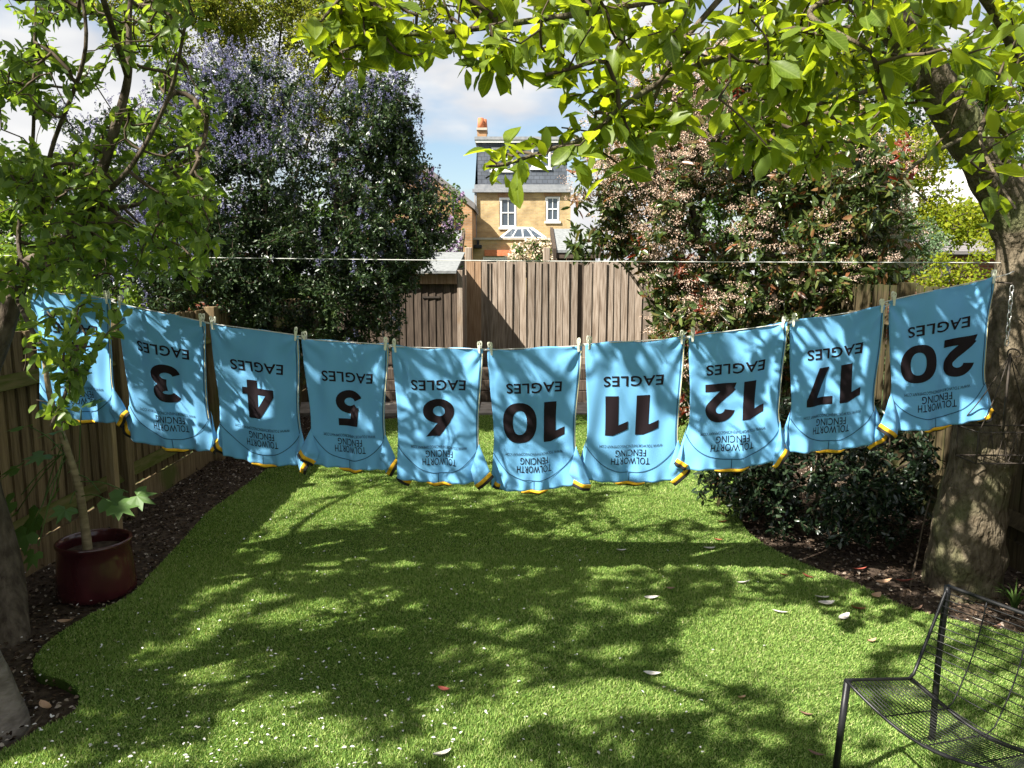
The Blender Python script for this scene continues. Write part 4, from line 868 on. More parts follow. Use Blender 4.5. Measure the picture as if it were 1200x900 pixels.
# ---- photinia with cream-pink blossom and red young leaves
rng = np.random.default_rng(25)
pc = np.array([2.6, 8.1, 0.0])
PH = [([pc, pc + [-0.2, 0, 0.8], pc + [-0.6, 0, 1.8], pc + [-0.9, 0, 3.1]], 0.09, 0.02), ([pc + [0, 0, 0.1], pc + [0.2, 0.1, 1.0], pc + [0.1, 0, 2.2], pc + [0.2, 0, 3.4]], 0.09, 0.02),
      ([pc + [0.1, 0.1, 0.6], pc + [0.5, -0.5, 1.5], pc + [0.7, -1.0, 2.6]], 0.06, 0.015), ([pc + [-0.2, 0, 0.8], pc + [-1.0, -0.1, 1.3], pc + [-1.5, 0, 1.9]], 0.045, 0.012)]
tips = np.concatenate([ellipsoid(760, pc + [-0.3, 0, 2.25], (1.55, 1.0, 1.55), rng, 0.3), ellipsoid(330, pc + [0.5, -0.2, 1.6], (1.0, 0.9, 1.2), rng, 0.35), ellipsoid(380, pc + [0.55, -1.0, 2.3], (0.85, 0.75, 0.9), rng, 0.38), ellipsoid(90, P(712, 235, 7.9), (0.42, 0.4, 0.75), rng, 0.4), ellipsoid(230, pc + [-0.7, 0, 3.2], (1.0, 0.8, 0.85), rng, 0.4), ellipsoid(260, pc + [-0.7, -0.3, 1.0], (0.95, 0.8, 0.75), rng, 0.4)])
tips = tips + np.stack([wob(tips, 3.1, 5), wob(tips, 3.3, 6), wob(tips, 2.9, 7)], 1) * 0.2
px, py, dz = proj(tips)
tips = tips[(wob(tips, 4.6, 1) > -0.52) & ~((px < 745) & (py > 298)) & ~((px < 760) & (py > 330)) & (tips[:, 2] > 0.25) & ~((px < 662)) & (px < 1060 - np.maximum(0, 200 - py) * 0.5)]
pv = leaf_variants('photinia_leaf', 0.36, 0.3, LM_PHO, 4, 3)
e, cr, dirs = simple_bush('photinia', pc, 'tall shrub with cream-pink blossom and scattered red leaves in front of the back fence', 'shrub', tips, PH, LM_PHO, 0.115, 17, leaf_tmpl(0.34, 0.05, 0.14, 6), rng, rt=0.0028, bark=M_BARKD, spread=0.14, up=0.35, along=0.3, n_obj=120, variants=pv, hang=0.35)
ctr = pc + [-0.1, 0, 1.6]; outw = tips - ctr; rad_ = np.linalg.norm(outw / np.array([1.8, 1.2, 2.1]), axis=1)
sunny = (outw / np.linalg.norm(outw, axis=1)[:, None]) @ (-SUN_DIR) + 0.25 * outw[:, 2] / 2.0 + 0.15 * rng.normal(size=len(tips))
fl = tips[((rad_ > 0.6) & (sunny > 0.40) & (wob(tips, 2.6, 3) > -0.25)) | ((rad_ > 0.65) & (rng.random(len(tips)) < 0.13))]
fl = np.repeat(fl, 5, axis=0) + unit(len(fl) * 5, rng) * 0.16 + np.array([-0.02, -0.06, 0.05])
fp = np.repeat(fl, 36, axis=0); u = unit(len(fp), rng); fp = fp + u * np.array([0.085, 0.085, 0.035]) * (rng.random((len(fp), 1)) ** 0.5)
V, F_ = scatter(leaf_tmpl(0.9, 0.1, 0.1, 2), fp, unit(len(fp), rng), unit(len(fp), rng), rng.uniform(0.009, 0.016, len(fp)))
o = link('blossom', np_mesh('blossom', V, F_, LM_PHB), e); o['kind'] = 'stuff'
rt_ = tips[(rad_ > 0.6) & (rng.random(len(tips)) < 0.035)]
px, py, dz = proj(tips); rt_ = np.concatenate([rt_, tips[(px < 830) & (py > 270) & (rng.random(len(tips)) < 0.22)], np.array([P(rng.uniform(965, 1070), rng.uniform(145, 215), 7.4) for _ in range(26)])])
pos, d, nr = leaves_at(rt_, np.tile(np.array([[0, 0, 1.0]]), (len(rt_), 1)), 7, 0.09, rng, up=0.3, along=0.7)
V, F_ = scatter(leaf_tmpl(0.32, 0.05, 0.14, 6), pos, d, nr, rng.uniform(0.07, 0.12, len(pos)))
o = link('red_shoots', np_mesh('red_shoots', V, F_, LM_RED, True), e); o['kind'] = 'stuff'; o['label'] = 'glossy red young leaves'

# ---- low dark shrub on the right border
rng = np.random.default_rng(26)
dc = np.array([2.10, 5.10, 0.0])
DL = [([dc + [a * 0.1, b * 0.1, -0.02], dc + [a * 0.35, b * 0.3, 0.4], dc + [a * 0.6, b * 0.5, 0.62]], 0.02, 0.006) for a, b in ((-1, -0.5), (0.9, -0.6), (0.1, 0.5), (-0.6, 0.6), (0.3, -0.9))]
tips = np.concatenate([ellipsoid(620, dc + [0.02, 0, 0.44], (0.76, 0.58, 0.52), rng, 0.3), ellipsoid(200, dc + [-0.45, 0.15, 0.36], (0.36, 0.4, 0.34), rng, 0.35), ellipsoid(120, dc + [0.1, -0.45, 0.22], (0.42, 0.26, 0.24), rng, 0.4)])
tips = tips + np.stack([wob(tips, 8, 5), wob(tips, 8, 6), wob(tips, 8, 7)], 1) * 0.07; tips = tips[(tips[:, 2] > 0.04) & (wob(tips, 10, 2) > -0.55)]
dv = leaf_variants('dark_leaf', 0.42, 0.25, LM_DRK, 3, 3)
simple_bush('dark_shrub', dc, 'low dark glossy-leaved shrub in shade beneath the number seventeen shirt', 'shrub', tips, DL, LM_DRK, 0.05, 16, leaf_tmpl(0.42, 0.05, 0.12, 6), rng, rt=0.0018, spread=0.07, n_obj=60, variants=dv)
# red-leaved shoots at its left edge
tips = np.array([P(rng.uniform(838, 905), rng.uniform(540, 612), rng.uniform(5.3, 5.9)) for _ in range(60)]); tips = tips[tips[:, 2] > 0.05]
b0 = np.array([1.62, 5.75, 0.0])
simple_bush('photinia', b0, 'small bronze and red leaved shrub at the lawn edge below the number twelve shirt', 'shrub', tips, [([b0, b0 + [0, 0, 0.3], b0 + [-0.1, -0.05, 0.5]], 0.012, 0.005), ([b0, b0 + [-0.05, -0.1, 0.25], b0 + [-0.2, -0.15, 0.35]], 0.01, 0.004)],
            leaf_mat('bronze_leaf', [(0.0, (0.05, 0.03, 0.02)), (0.45, (0.06, 0.07, 0.022)), (0.75, (0.15, 0.045, 0.025)), (1.0, (0.30, 0.06, 0.03))], trans=0.3, tboost=(1.5, 1.2, 0.8), rough=0.35), 0.085, 7, leaf_tmpl(0.34, 0.05, 0.14, 6), rng, rt=0.002, spread=0.08)

# ---- trees and shrubs beyond the fences
def far_tree(name, base, label, cat, blobs, lm, size, k, seed, bark=M_BARKD, rt=0.006, tm=None, gap=-0.45, gs=2.2, stems=4, group=None, up=0.4, spread=0.25):
    rng = np.random.default_rng(seed); base = np.array(base, float)
    tips = np.concatenate([ellipsoid(n, np.array(c), r, rng, 0.38) for n, c, r in blobs])
    tips = tips + np.stack([wob(tips, 2.2, 5), wob(tips, 2.3, 6), wob(tips, 1.9, 7)], 1) * 0.3
    tips = tips[(wob(tips, gs, seed) > gap) & (tips[:, 2] > 0.2)]
    limbs = []
    for s in range(stems):
        c = np.array(blobs[s % len(blobs)][1]); r = np.array(blobs[s % len(blobs)][2]); e_ = c + unit(1, rng)[0] * r * 0.4 + [0, 0, r[2] * 0.45]
        limbs.append(([base + [0.1 * s - 0.1, 0, -0.05], base + (c - base) * [0.25, 0.25, 0.45] + unit(1, rng)[0] * 0.15, c + [0, 0, -0.1], e_], rt * 18 / (1 + 0.3 * s), rt * 3))
    return simple_bush(name, base, label, cat, tips, limbs, lm, size, k, tm or leaf_tmpl(0.6, 0.05, 0.1, 2), rng, rt=rt, bark=bark, spread=spread, up=up, group=group)
far_tree('birch_tree', (-6.0, 19, 0), 'tall airy yellow-green tree rising behind the blue-flowered shrub', 'tree',
         [(420, (-6.2, 19, 7.0), (2.3, 1.8, 2.4)), (420, (-4.2, 19, 6.9), (1.7, 1.5, 2.2)), (380, (-5.4, 19.5, 9.2), (2.8, 1.8, 2.2)), (300, (-3.0, 19, 8.4), (1.5, 1.4, 1.6)), (260, (-6.8, 18.5, 8.0), (1.3, 1.2, 1.6)), (260, (-8.8, 19.5, 8.6), (1.5, 1.4, 2.2))], LM_BIR, 0.085, 40, 31, rt=0.0045, gap=-0.25, stems=6, spread=0.34)
far_tree('hedge_tree', (-9.0, 12, 0), 'leafy mid-green tree beyond the left fence behind the fruit tree', 'tree',
         [(260, (-8.6, 11.5, 2.6), (1.7, 1.2, 1.6)), (200, (-6.9, 10.8, 2.3), (1.3, 1.0, 1.1)), (160, (-6.0, 10.5, 1.6), (1.1, 0.8, 0.9))], LM_GRN, 0.085, 30, 32, rt=0.004)
far_tree('laurel_hedge', (-3.6, 12.1, 0), 'dark green hedge glimpsed behind the blue-flowered shrub', 'hedge',
         [(230, (-4.6, 12.1, 1.7), (1.5, 0.6, 1.5)), (230, (-2.6, 12.3, 1.7), (1.3, 0.6, 1.5))], LM_GRN, 0.10, 26, 39, rt=0.004, gap=-0.8, spread=0.25)
far_tree('bay_shrub', (-4.4, 6.6, 0), 'bright green shrub leaning over the left fence behind the number three shirt', 'shrub',
         [(200, (-4.2, 6.4, 1.4), (0.75, 0.7, 0.75)), (130, (-3.7, 6.9, 1.2), (0.55, 0.6, 0.6))], LM_APP, 0.07, 18, 33, rt=0.003, spread=0.12)
far_tree('golden_acer', (5.6, 13.5, 0), 'golden yellow-green tree behind the red-leaved shoots', 'tree',
         [(150, (5.2, 13.5, 4.4), (0.8, 0.9, 0.7)), (170, (6.6, 13.4, 3.5), (1.0, 0.9, 0.7)), (140, (7.2, 13.2, 2.6), (0.9, 0.9, 0.45)), (90, (6.0, 13.5, 5.3), (0.9, 0.9, 0.5))], LM_ACE, 0.075, 34, 34, rt=0.004, gap=-0.3)
far_tree('maple_bush', (6.2, 9.8, 0), 'bright lime bush showing above the right fence beside the topmost peg', 'shrub',
         [(200, (5.75, 9.8, 1.45), (0.75, 0.6, 0.5)), (120, (6.3, 9.8, 1.95), (0.45, 0.5, 0.4))], LM_ACE, 0.05, 26, 35, rt=0.003, spread=0.15)
far_tree('silver_shrub', (5.6, 12.0, 0), 'soft blue-green feathery shrub between the photinia and the white house', 'shrub',
         [(220, (5.2, 12.0, 2.5), (0.9, 0.6, 0.7)), (160, (6.0, 12.0, 1.9), (0.7, 0.6, 0.6))], LM_BLU, 0.045, 34, 36, rt=0.003, spread=0.18)
far_tree('backdrop_tree', (9.5, 23, 0), 'large mid-green tree behind the white house', 'tree',
         [(300, (7.5, 24, 6.6), (2.2, 1.8, 2.4)), (300, (10.5, 24, 7.5), (2.8, 2, 3.0)), (200, (13.8, 24, 6.5), (2.6, 1.8, 2.4))], LM_GRN, 0.14, 36, 37, rt=0.006, spread=0.4)
far_tree('hedge_tree', (5.0, 17.5, 0), 'dark leafy tree filling the gap behind the photinia', 'tree',
         [(240, (4.6, 17.5, 3.2), (1.6, 1.2, 1.9)), (200, (6.8, 17.5, 2.6), (1.6, 1.2, 1.6))], LM_GRN, 0.10, 32, 38, rt=0.005, spread=0.3)
# lilac by the left shed, roses in front of the extension
lb = P(524, 300, 13.0); rng = np.random.default_rng(41)
tips = np.array([P(rng.uniform(500, 546), rng.uniform(212, 320), rng.uniform(12.6, 13.4)) for _ in range(170)]); px, py, dz = proj(tips); tips = tips[px < 548 - np.abs(py - 250) * 0.16 - np.maximum(0, 232 - py) * 0.6]
e, cr, dirs = simple_bush('lilac', (lb[0], 13, 0), 'lilac bush with mauve flower spikes beside the left felt-roofed shed', 'shrub', tips, [([(lb[0] - 0.3, 13, 0), (lb[0] - 0.25, 13, 1.2), (lb[0] - 0.1, 13, 2.4)], 0.04, 0.01)], LM_GRN, 0.06, 9, leaf_tmpl(0.7, 0.05, 0.1, 2), rng, spread=0.12)
for i in np.argsort(rng.random(len(tips)))[:15]:
    p0 = tips[i]; ax = np.array([rng.normal() * 0.3 + 0.3, -0.2, 0.9]); n_ = 90; t = rng.random((n_, 1)); fp = p0 + ax * t * 0.26 + unit(n_, rng) * 0.075 * (1.05 - t)
    V, F_ = scatter(leaf_tmpl(0.9, 0.1, 0.1, 2), fp, unit(n_, rng), unit(n_, rng), rng.uniform(0.028, 0.045, n_)); link('flower_spike', np_mesh('flower_spike', V, F_, LM_LIL), e)
rb = P(625, 300, 16.5); tips = np.array([P(rng.uniform(598, 648), rng.uniform(283, 312), rng.uniform(16, 17)) for _ in range(120)])
e, cr, dirs = simple_bush('rose_bush', (rb[0], 16.5, 0), 'cream flowered rose bush between the two felt-roofed sheds', 'shrub', tips, [([(rb[0], 16.5, 0), (rb[0], 16.5, 1.0), (rb[0] + 0.1, 16.5, 1.9)], 0.03, 0.01)], LM_GRN, 0.07, 10, leaf_tmpl(0.6, 0.05, 0.1, 2), rng, spread=0.14)
fp = np.repeat(tips[rng.random(len(tips)) < 0.6], 12, axis=0); fp = fp + unit(len(fp), rng) * 0.09
V, F_ = scatter(leaf_tmpl(0.9, 0.15, 0.1, 2), fp, unit(len(fp), rng), unit(len(fp), rng), rng.uniform(0.05, 0.08, len(fp))); o = link('blossom', np_mesh('blossom', V, F_, LM_ROS), e); o['kind'] = 'stuff'

# ================================================================== SHIRTS ON THE LINE
def line_y(px): return 4.22 - 0.22 * (px / 1200.0)
TOPS = [((33, 338), (129, 351)), ((137, 356), (240, 378)), ((246, 380), (350, 394)), ((354, 398), (455, 405)), ((459, 407), (566, 410)),
        ((571, 411), (682, 406)), ((686, 404), (803, 397)), ((808, 395), (922, 380)), ((926, 378), (1037, 360)), ((1043, 353), (1166, 326))]
BOT = [489, 521, 539, 545, 559, 570, 562, 541, 522, 494]
NUM = ['2', '3', '4', '5', '6', '10', '11', '12', '17', '20']

# --- digits, drawn as outlines (height 1)
def arc(cx, cy, rx, ry, a0, a1, n=22): return [(cx + rx * math.cos(math.radians(a)), cy + ry * math.sin(math.radians(a))) for a in np.linspace(a0, a1, n)]
def sup(cx, cy, rx, ry, n=40, p=2.3):
    o = []
    for a in np.linspace(0, 2 * math.pi, n, endpoint=False):
        c, s = math.cos(a), math.sin(a); o.append((cx + rx * math.copysign(abs(c) ** (2 / p), c), cy + ry * math.copysign(abs(s) ** (2 / p), s)))
    return o
def stroke(pts, t):
    p = np.array(pts, float); T = np.gradient(p, axis=0); T /= np.linalg.norm(T, axis=1)[:, None]; Nn = np.stack([-T[:, 1], T[:, 0]], 1)
    t = np.full(len(p), t) if np.isscalar(t) else np.asarray(t); return [tuple(q) for q in p + Nn * t[:, None] / 2] + [tuple(q) for q in (p - Nn * t[:, None] / 2)[::-1]]
DIG = {
    '0': (0.74, [[sup(0.37, 0.5, 0.37, 0.5), sup(0.37, 0.5, 0.155, 0.30)]]),
    '1': (0.46, [[[(0.20, 0), (0.46, 0), (0.46, 1), (0.30, 1), (0.0, 0.84), (0.0, 0.64), (0.20, 0.74)]]]),
    '2': (0.68, [[stroke(arc(0.335, 0.67, 0.215, 0.22, 172, -30) + [(0.42, 0.44), (0.30, 0.32), (0.17, 0.19), (0.10, 0.10)], 0.225)], [[(0.0, 0), (0.66, 0), (0.66, 0.2), (0.06, 0.2)]]]),
    '3': (0.68, [[stroke(arc(0.31, 0.735, 0.215, 0.155, 160, -88), 0.215)], [stroke(arc(0.31, 0.300, 0.245, 0.195, 88, -165), 0.215)]]),
    '4': (0.74, [[[(0.40, 0), (0.63, 0), (0.63, 0.2), (0.74, 0.2), (0.74, 0.38), (0.63, 0.38), (0.63, 1), (0.36, 1), (0.0, 0.40), (0.0, 0.2), (0.40, 0.2)], [(0.40, 0.38), (0.20, 0.38), (0.40, 0.72)]]]),
    '5': (0.68, [[[(0.11, 1), (0.62, 1), (0.62, 0.80), (0.30, 0.80), (0.285, 0.62), (0.07, 0.46), (0.07, 0.47)]], [stroke(arc(0.31, 0.325, 0.245, 0.222, 140, -160), 0.215)]]),
    '6': (0.72, [[sup(0.36, 0.33, 0.36, 0.33, p=2.1), sup(0.36, 0.33, 0.14, 0.135, p=2.0)], [[(0.012, 0.40), (0.10, 0.62), (0.36, 1.0), (0.66, 1.0), (0.40, 0.655), (0.20, 0.56)]]]),
    '7': (0.66, [[[(0.0, 1), (0.66, 1), (0.66, 0.83), (0.36, 0), (0.10, 0), (0.39, 0.79), (0.0, 0.79)]]]),
}
def cut_grid(bm, step, lo, hi):
    for ax in (0, 1):
        x = math.floor(lo[ax] / step) * step
        while x < hi[ax]:
            co = [0, 0, 0]; co[ax] = x; no = [0, 0, 0]; no[ax] = 1
            bmesh.ops.bisect_plane(bm, geom=bm.verts[:] + bm.edges[:] + bm.faces[:], plane_co=co, plane_no=no); x += step
def flat_digits(s, height, xs=1.27, gap=0.20):
    bm = bmesh.new(); x = 0
    tot = sum(DIG[c][0] for c in s) * xs + gap * (len(s) - 1)
    for c in s:
        for q, rings in enumerate(DIG[c][1]):
            allp = [p for r in rings for p in r]; tri = tessellate_polygon([[Vector((p[0], p[1], 0)) for p in r] for r in rings])
            vs = [bm.verts.new(((x + p[0] * xs - tot / 2) * height, (p[1] - 0.5) * height, 0.0002 * q)) for p in allp]
            for t in tri:
                try: bm.faces.new([vs[i] for i in t])
                except ValueError: pass
        x += DIG[c][0] * xs + gap
    w = tot * height / 2
    cut_grid(bm, 0.011, (-w, -height / 2), (w, height / 2))
    out_ = (np.array([v.co[:] for v in bm.verts]), None); bm.verts.index_update(); f = [tuple(v.index for v in fc.verts) for fc in bm.faces]; bm.free()
    return out_[0], f
def flat_text(s, height, width, bold=0.0, step=0.011):
    cu = bpy.data.curves.new('t', 'FONT'); cu.body = s; cu.size = 1.0; cu.align_x = 'CENTER'; cu.offset = bold; cu.resolution_u = 3; cu.space_character = 1.06
    ob = bpy.data.objects.new('t', cu); COL.objects.link(ob); dg = bpy.context.evaluated_depsgraph_get(); me = bpy.data.meshes.new_from_object(ob.evaluated_get(dg))
    bm = bmesh.new(); bm.from_mesh(me); V = np.array([v.co[:] for v in bm.verts]); lo, hi = V.min(0), V.max(0)
    for v in bm.verts: v.co = ((v.co.x - (lo[0] + hi[0]) / 2) / (hi[0] - lo[0]) * width, (v.co.y - (lo[1] + hi[1]) / 2) / (hi[1] - lo[1]) * height, 0)
    if step: cut_grid(bm, step, (-width / 2, -height / 2), (width / 2, height / 2))
    bm.verts.index_update(); V = np.array([v.co[:] for v in bm.verts]); f = [tuple(v.index for v in fc.verts) for fc in bm.faces]; bm.free()
    bpy.data.objects.remove(ob); bpy.data.meshes.remove(me); return V, f
T_EAG = flat_text('EAGLES', 0.056, 0.305, 0.014)
T_TOL = flat_text('TOLWORTH', 0.036, 0.198, 0.003); T_FEN = flat_text('FENCING', 0.036, 0.160, 0.003)
T_URL = flat_text('WWW.TOLWORTHFENCINGCOMPANY.COM', 0.0150, 0.335, 0.0, 0.02)

class Shirt:
    def __init__(s, i):
        (ax, ay), (bx, by) = TOPS[i]; s.A, s.B = P(ax, ay, line_y(ax)), P(bx, by, line_y(bx)); s.w = np.linalg.norm(s.B - s.A)
        mid = (s.A + s.B) / 2; low = P((ax + bx) / 2, BOT[i], mid[1]); s.H = mid[2] - low[2]
        e = s.B - s.A; e[2] = 0; e /= np.linalg.norm(e); s.ex = e; s.nrm = np.array([e[1], -e[0], 0.0]); s.r = np.random.default_rng(100 + i); s.ph = s.r.uniform(0, 6.28, 8); s.i = i
        s.lean = s.r.uniform(-0.045, 0.045); s.tilt = s.r.uniform(-0.03, 0.06); s.flare = s.r.uniform(-0.03, 0.05); s.pinch = s.r.uniform(0.07, 0.14); s.drop = s.r.uniform(-0.02, 0.02)
        if i == 7: s.flare = 0.20
        s.w0 = 0.50
    def Q(s, a, b, off=0.0):
        a, b = np.asarray(a, float), np.asarray(b, float)
        top = s.A + (s.B - s.A) * a[..., None]; midz = (s.A[2] + s.B[2]) / 2; z = top[..., 2] * (1 - 0.3 * b) + midz * 0.3 * b
        p = top.copy(); p[..., 2] = z - b * s.H; return p + s.nrm * (np.asarray(off)[..., None] if np.ndim(off) else off)
    def fold(s, u, v):
        p = s.ph
        g = 0.30 + 0.70 * v
        am = 0.8 + 0.7 * np.sin(p[5] * 3) ** 2; o = 0.013 * am * np.sin(2 * np.pi * ((1.1 + 0.5 * np.sin(p[3])) * u + 0.25 * v) + p[0]) * g + 0.0075 * am * np.sin(2 * np.pi * (2.7 * u + 0.5 * np.sin(p[6]) * v) + p[1]) * g
        o += 0.0045 * np.sin(2 * np.pi * (1.6 * u + 2.1 * np.cos(p[7]) * v) + p[2]) + 0.0025 * np.sin(2 * np.pi * (4.3 * u + 1.2 * v) + p[3])
        for uc, sg in ((0.03, 1), (0.97, -1)):                # drag folds running in from the pegs
            dx = (u - uc) * sg; ang = np.arctan2(v + 0.02, dx + 0.05); rr_ = np.hypot(v, dx)
            o += 0.010 * np.sin(ang * 8.5 + p[4]) * np.exp(-rr_ * 3.6) * np.clip(rr_ * 9, 0, 1)
        o += 0.012 * np.sin(2 * np.pi * 5.5 * u + p[5]) * np.exp(-((1.02 - v) / 0.10) ** 2) * 0.8      # ruffles at the shoulders
        return o + s.tilt * v * v
    def S(s, u, v, off=0.0):
        u, v = np.asarray(u, float), np.asarray(v, float)
        q = np.clip(v / 0.62, 0, 1); f = 1 - s.pinch * q * q * (3 - 2 * q); k = np.clip((v - 0.62) / 0.38, 0, 1); f = f + (0.055 + s.flare) * k * k * (3 - 2 * k)
        a = 0.5 + (u - 0.5) * f + s.lean * v * v
        b = v * (1 + 0.035 * (1 - (2 * u - 1) ** 2) * v * v) + 0.010 * np.sin(np.pi * u) * (1 - v) + 0.009 * np.sin(9 * u + s.ph[6]) * (1 - v) ** 4 + s.drop * (u - 0.5) * v * v
        return s.Q(a, b) + s.nrm * (s.fold(u, v) + off)[..., None]
    def place(s, T, vc, uc=0.5, off=0.0022):
        V = T[0]; u = uc - V[:, 0] / s.w0 / 0.98; v = vc + V[:, 1] / s.H0; return s.S(u, v, off + V[:, 2])
def grid_faces(nu, nv, base=0, flip=False):
    i = np.arange(nv - 1)[:, None] * nu + np.arange(nu - 1)[None, :] + base; q = np.stack([i, i + 1, i + nu + 1, i + nu], -1).reshape(-1, 4); return q[:, ::-1] if flip else q
def patch(name, pts, mat, parent, thick=0.0, nrm=None):
    """grid of points (nv,nu,3); with thickness it becomes a closed double layer"""
    nv, nu = pts.shape[:2]; V = pts.reshape(-1, 3); Fq = grid_faces(nu, nv, flip=True)
    if thick:
        edge = np.ones((nv, nu)); edge[0] = edge[-1] = 0.25; edge[:, 0] = edge[:, -1] = 0.25
        B = V - nrm * (thick * edge.reshape(-1, 1)); k = len(V); V = np.vstack([V, B]); Fq = np.vstack([Fq, grid_faces(nu, nv, k)])
        bd = list(range(nu)) + [nu * (r + 1) - 1 for r in range(1, nv)] + list(range(nu * nv - 2, nu * (nv - 1) - 1, -1)) + [nu * r for r in range(nv - 2, 0, -1)]
        Fq = np.vstack([Fq, [(bd[a], bd[(a + 1) % len(bd)], bd[(a + 1) % len(bd)] + k, bd[a] + k) for a in range(len(bd))]])
    return link(name, np_mesh(name, V, Fq, mat, True), parent)
def ribbon(name, s, uv, width, mat, parent, off=0.0025):
    uv = np.asarray(uv, float); T = np.gradient(uv, axis=0) * [s.w0, s.H]; T /= np.linalg.norm(T, axis=1)[:, None]; Nn = np.stack([-T[:, 1], T[:, 0]], 1) / [s.w0, s.H]
    a, b = uv + Nn * width / 2, uv - Nn * width / 2; return patch(name, np.stack([s.S(a[:, 0], a[:, 1], off), s.S(b[:, 0], b[:, 1], off)]), mat, parent)
# sleeves: side (-1 left, 1 right), cuff corners in shirt widths / heights, forward offset
SLV = {0: [(1, (1.10, 0.90), (0.98, 1.03), 0.012)], 1: [(1, (1.05, 0.93), (0.95, 1.02), -0.022), (-1, (-0.04, 0.86), (0.08, 0.99), -0.02)], 2: [(1, (1.06, 0.93), (0.95, 1.07), 0.010), (-1, (-0.03, 0.86), (0.10, 0.98), -0.02)],
       3: [(-1, (-0.06, 0.89), (0.12, 0.98), 0.014), (1, (1.06, 0.92), (0.95, 1.05), 0.008)], 4: [(1, (1.08, 0.93), (0.91, 1.04), 0.014), (-1, (0.06, 0.97), (0.20, 1.035), -0.025)],
       5: [(1, (1.12, 1.00), (0.93, 0.96), 0.014), (-1, (0.05, 0.95), (0.18, 1.00), -0.025)], 6: [(1, (1.06, 0.92), (0.90, 1.03), 0.014), (-1, (-0.04, 0.86), (0.08, 0.97), -0.02)],
       7: [(1, (1.01, 0.91), (0.89, 1.04), 0.012), (-1, (-0.10, 0.93), (0.02, 0.99), -0.02)], 8: [(1, (1.10, 0.94), (0.90, 1.04), -0.014), (-1, (-0.06, 0.92), (0.04, 0.98), -0.010)],
       9: [(-1, (-0.07, 0.93), (0.11, 1.05), 0.014), (1, (1.04, 0.95), (0.90, 1.02), -0.015)]}
SH_H0 = []
WRD = ['two', 'three', 'four', 'five', 'six', 'ten', 'eleven', 'twelve', 'seventeen', 'twenty']
LBL = ['light blue shirt half hidden behind fruit tree leaves, at the end of the line'] + ['light blue shirt printed with the number %s, pegged upside down' % w for w in WRD[1:]]
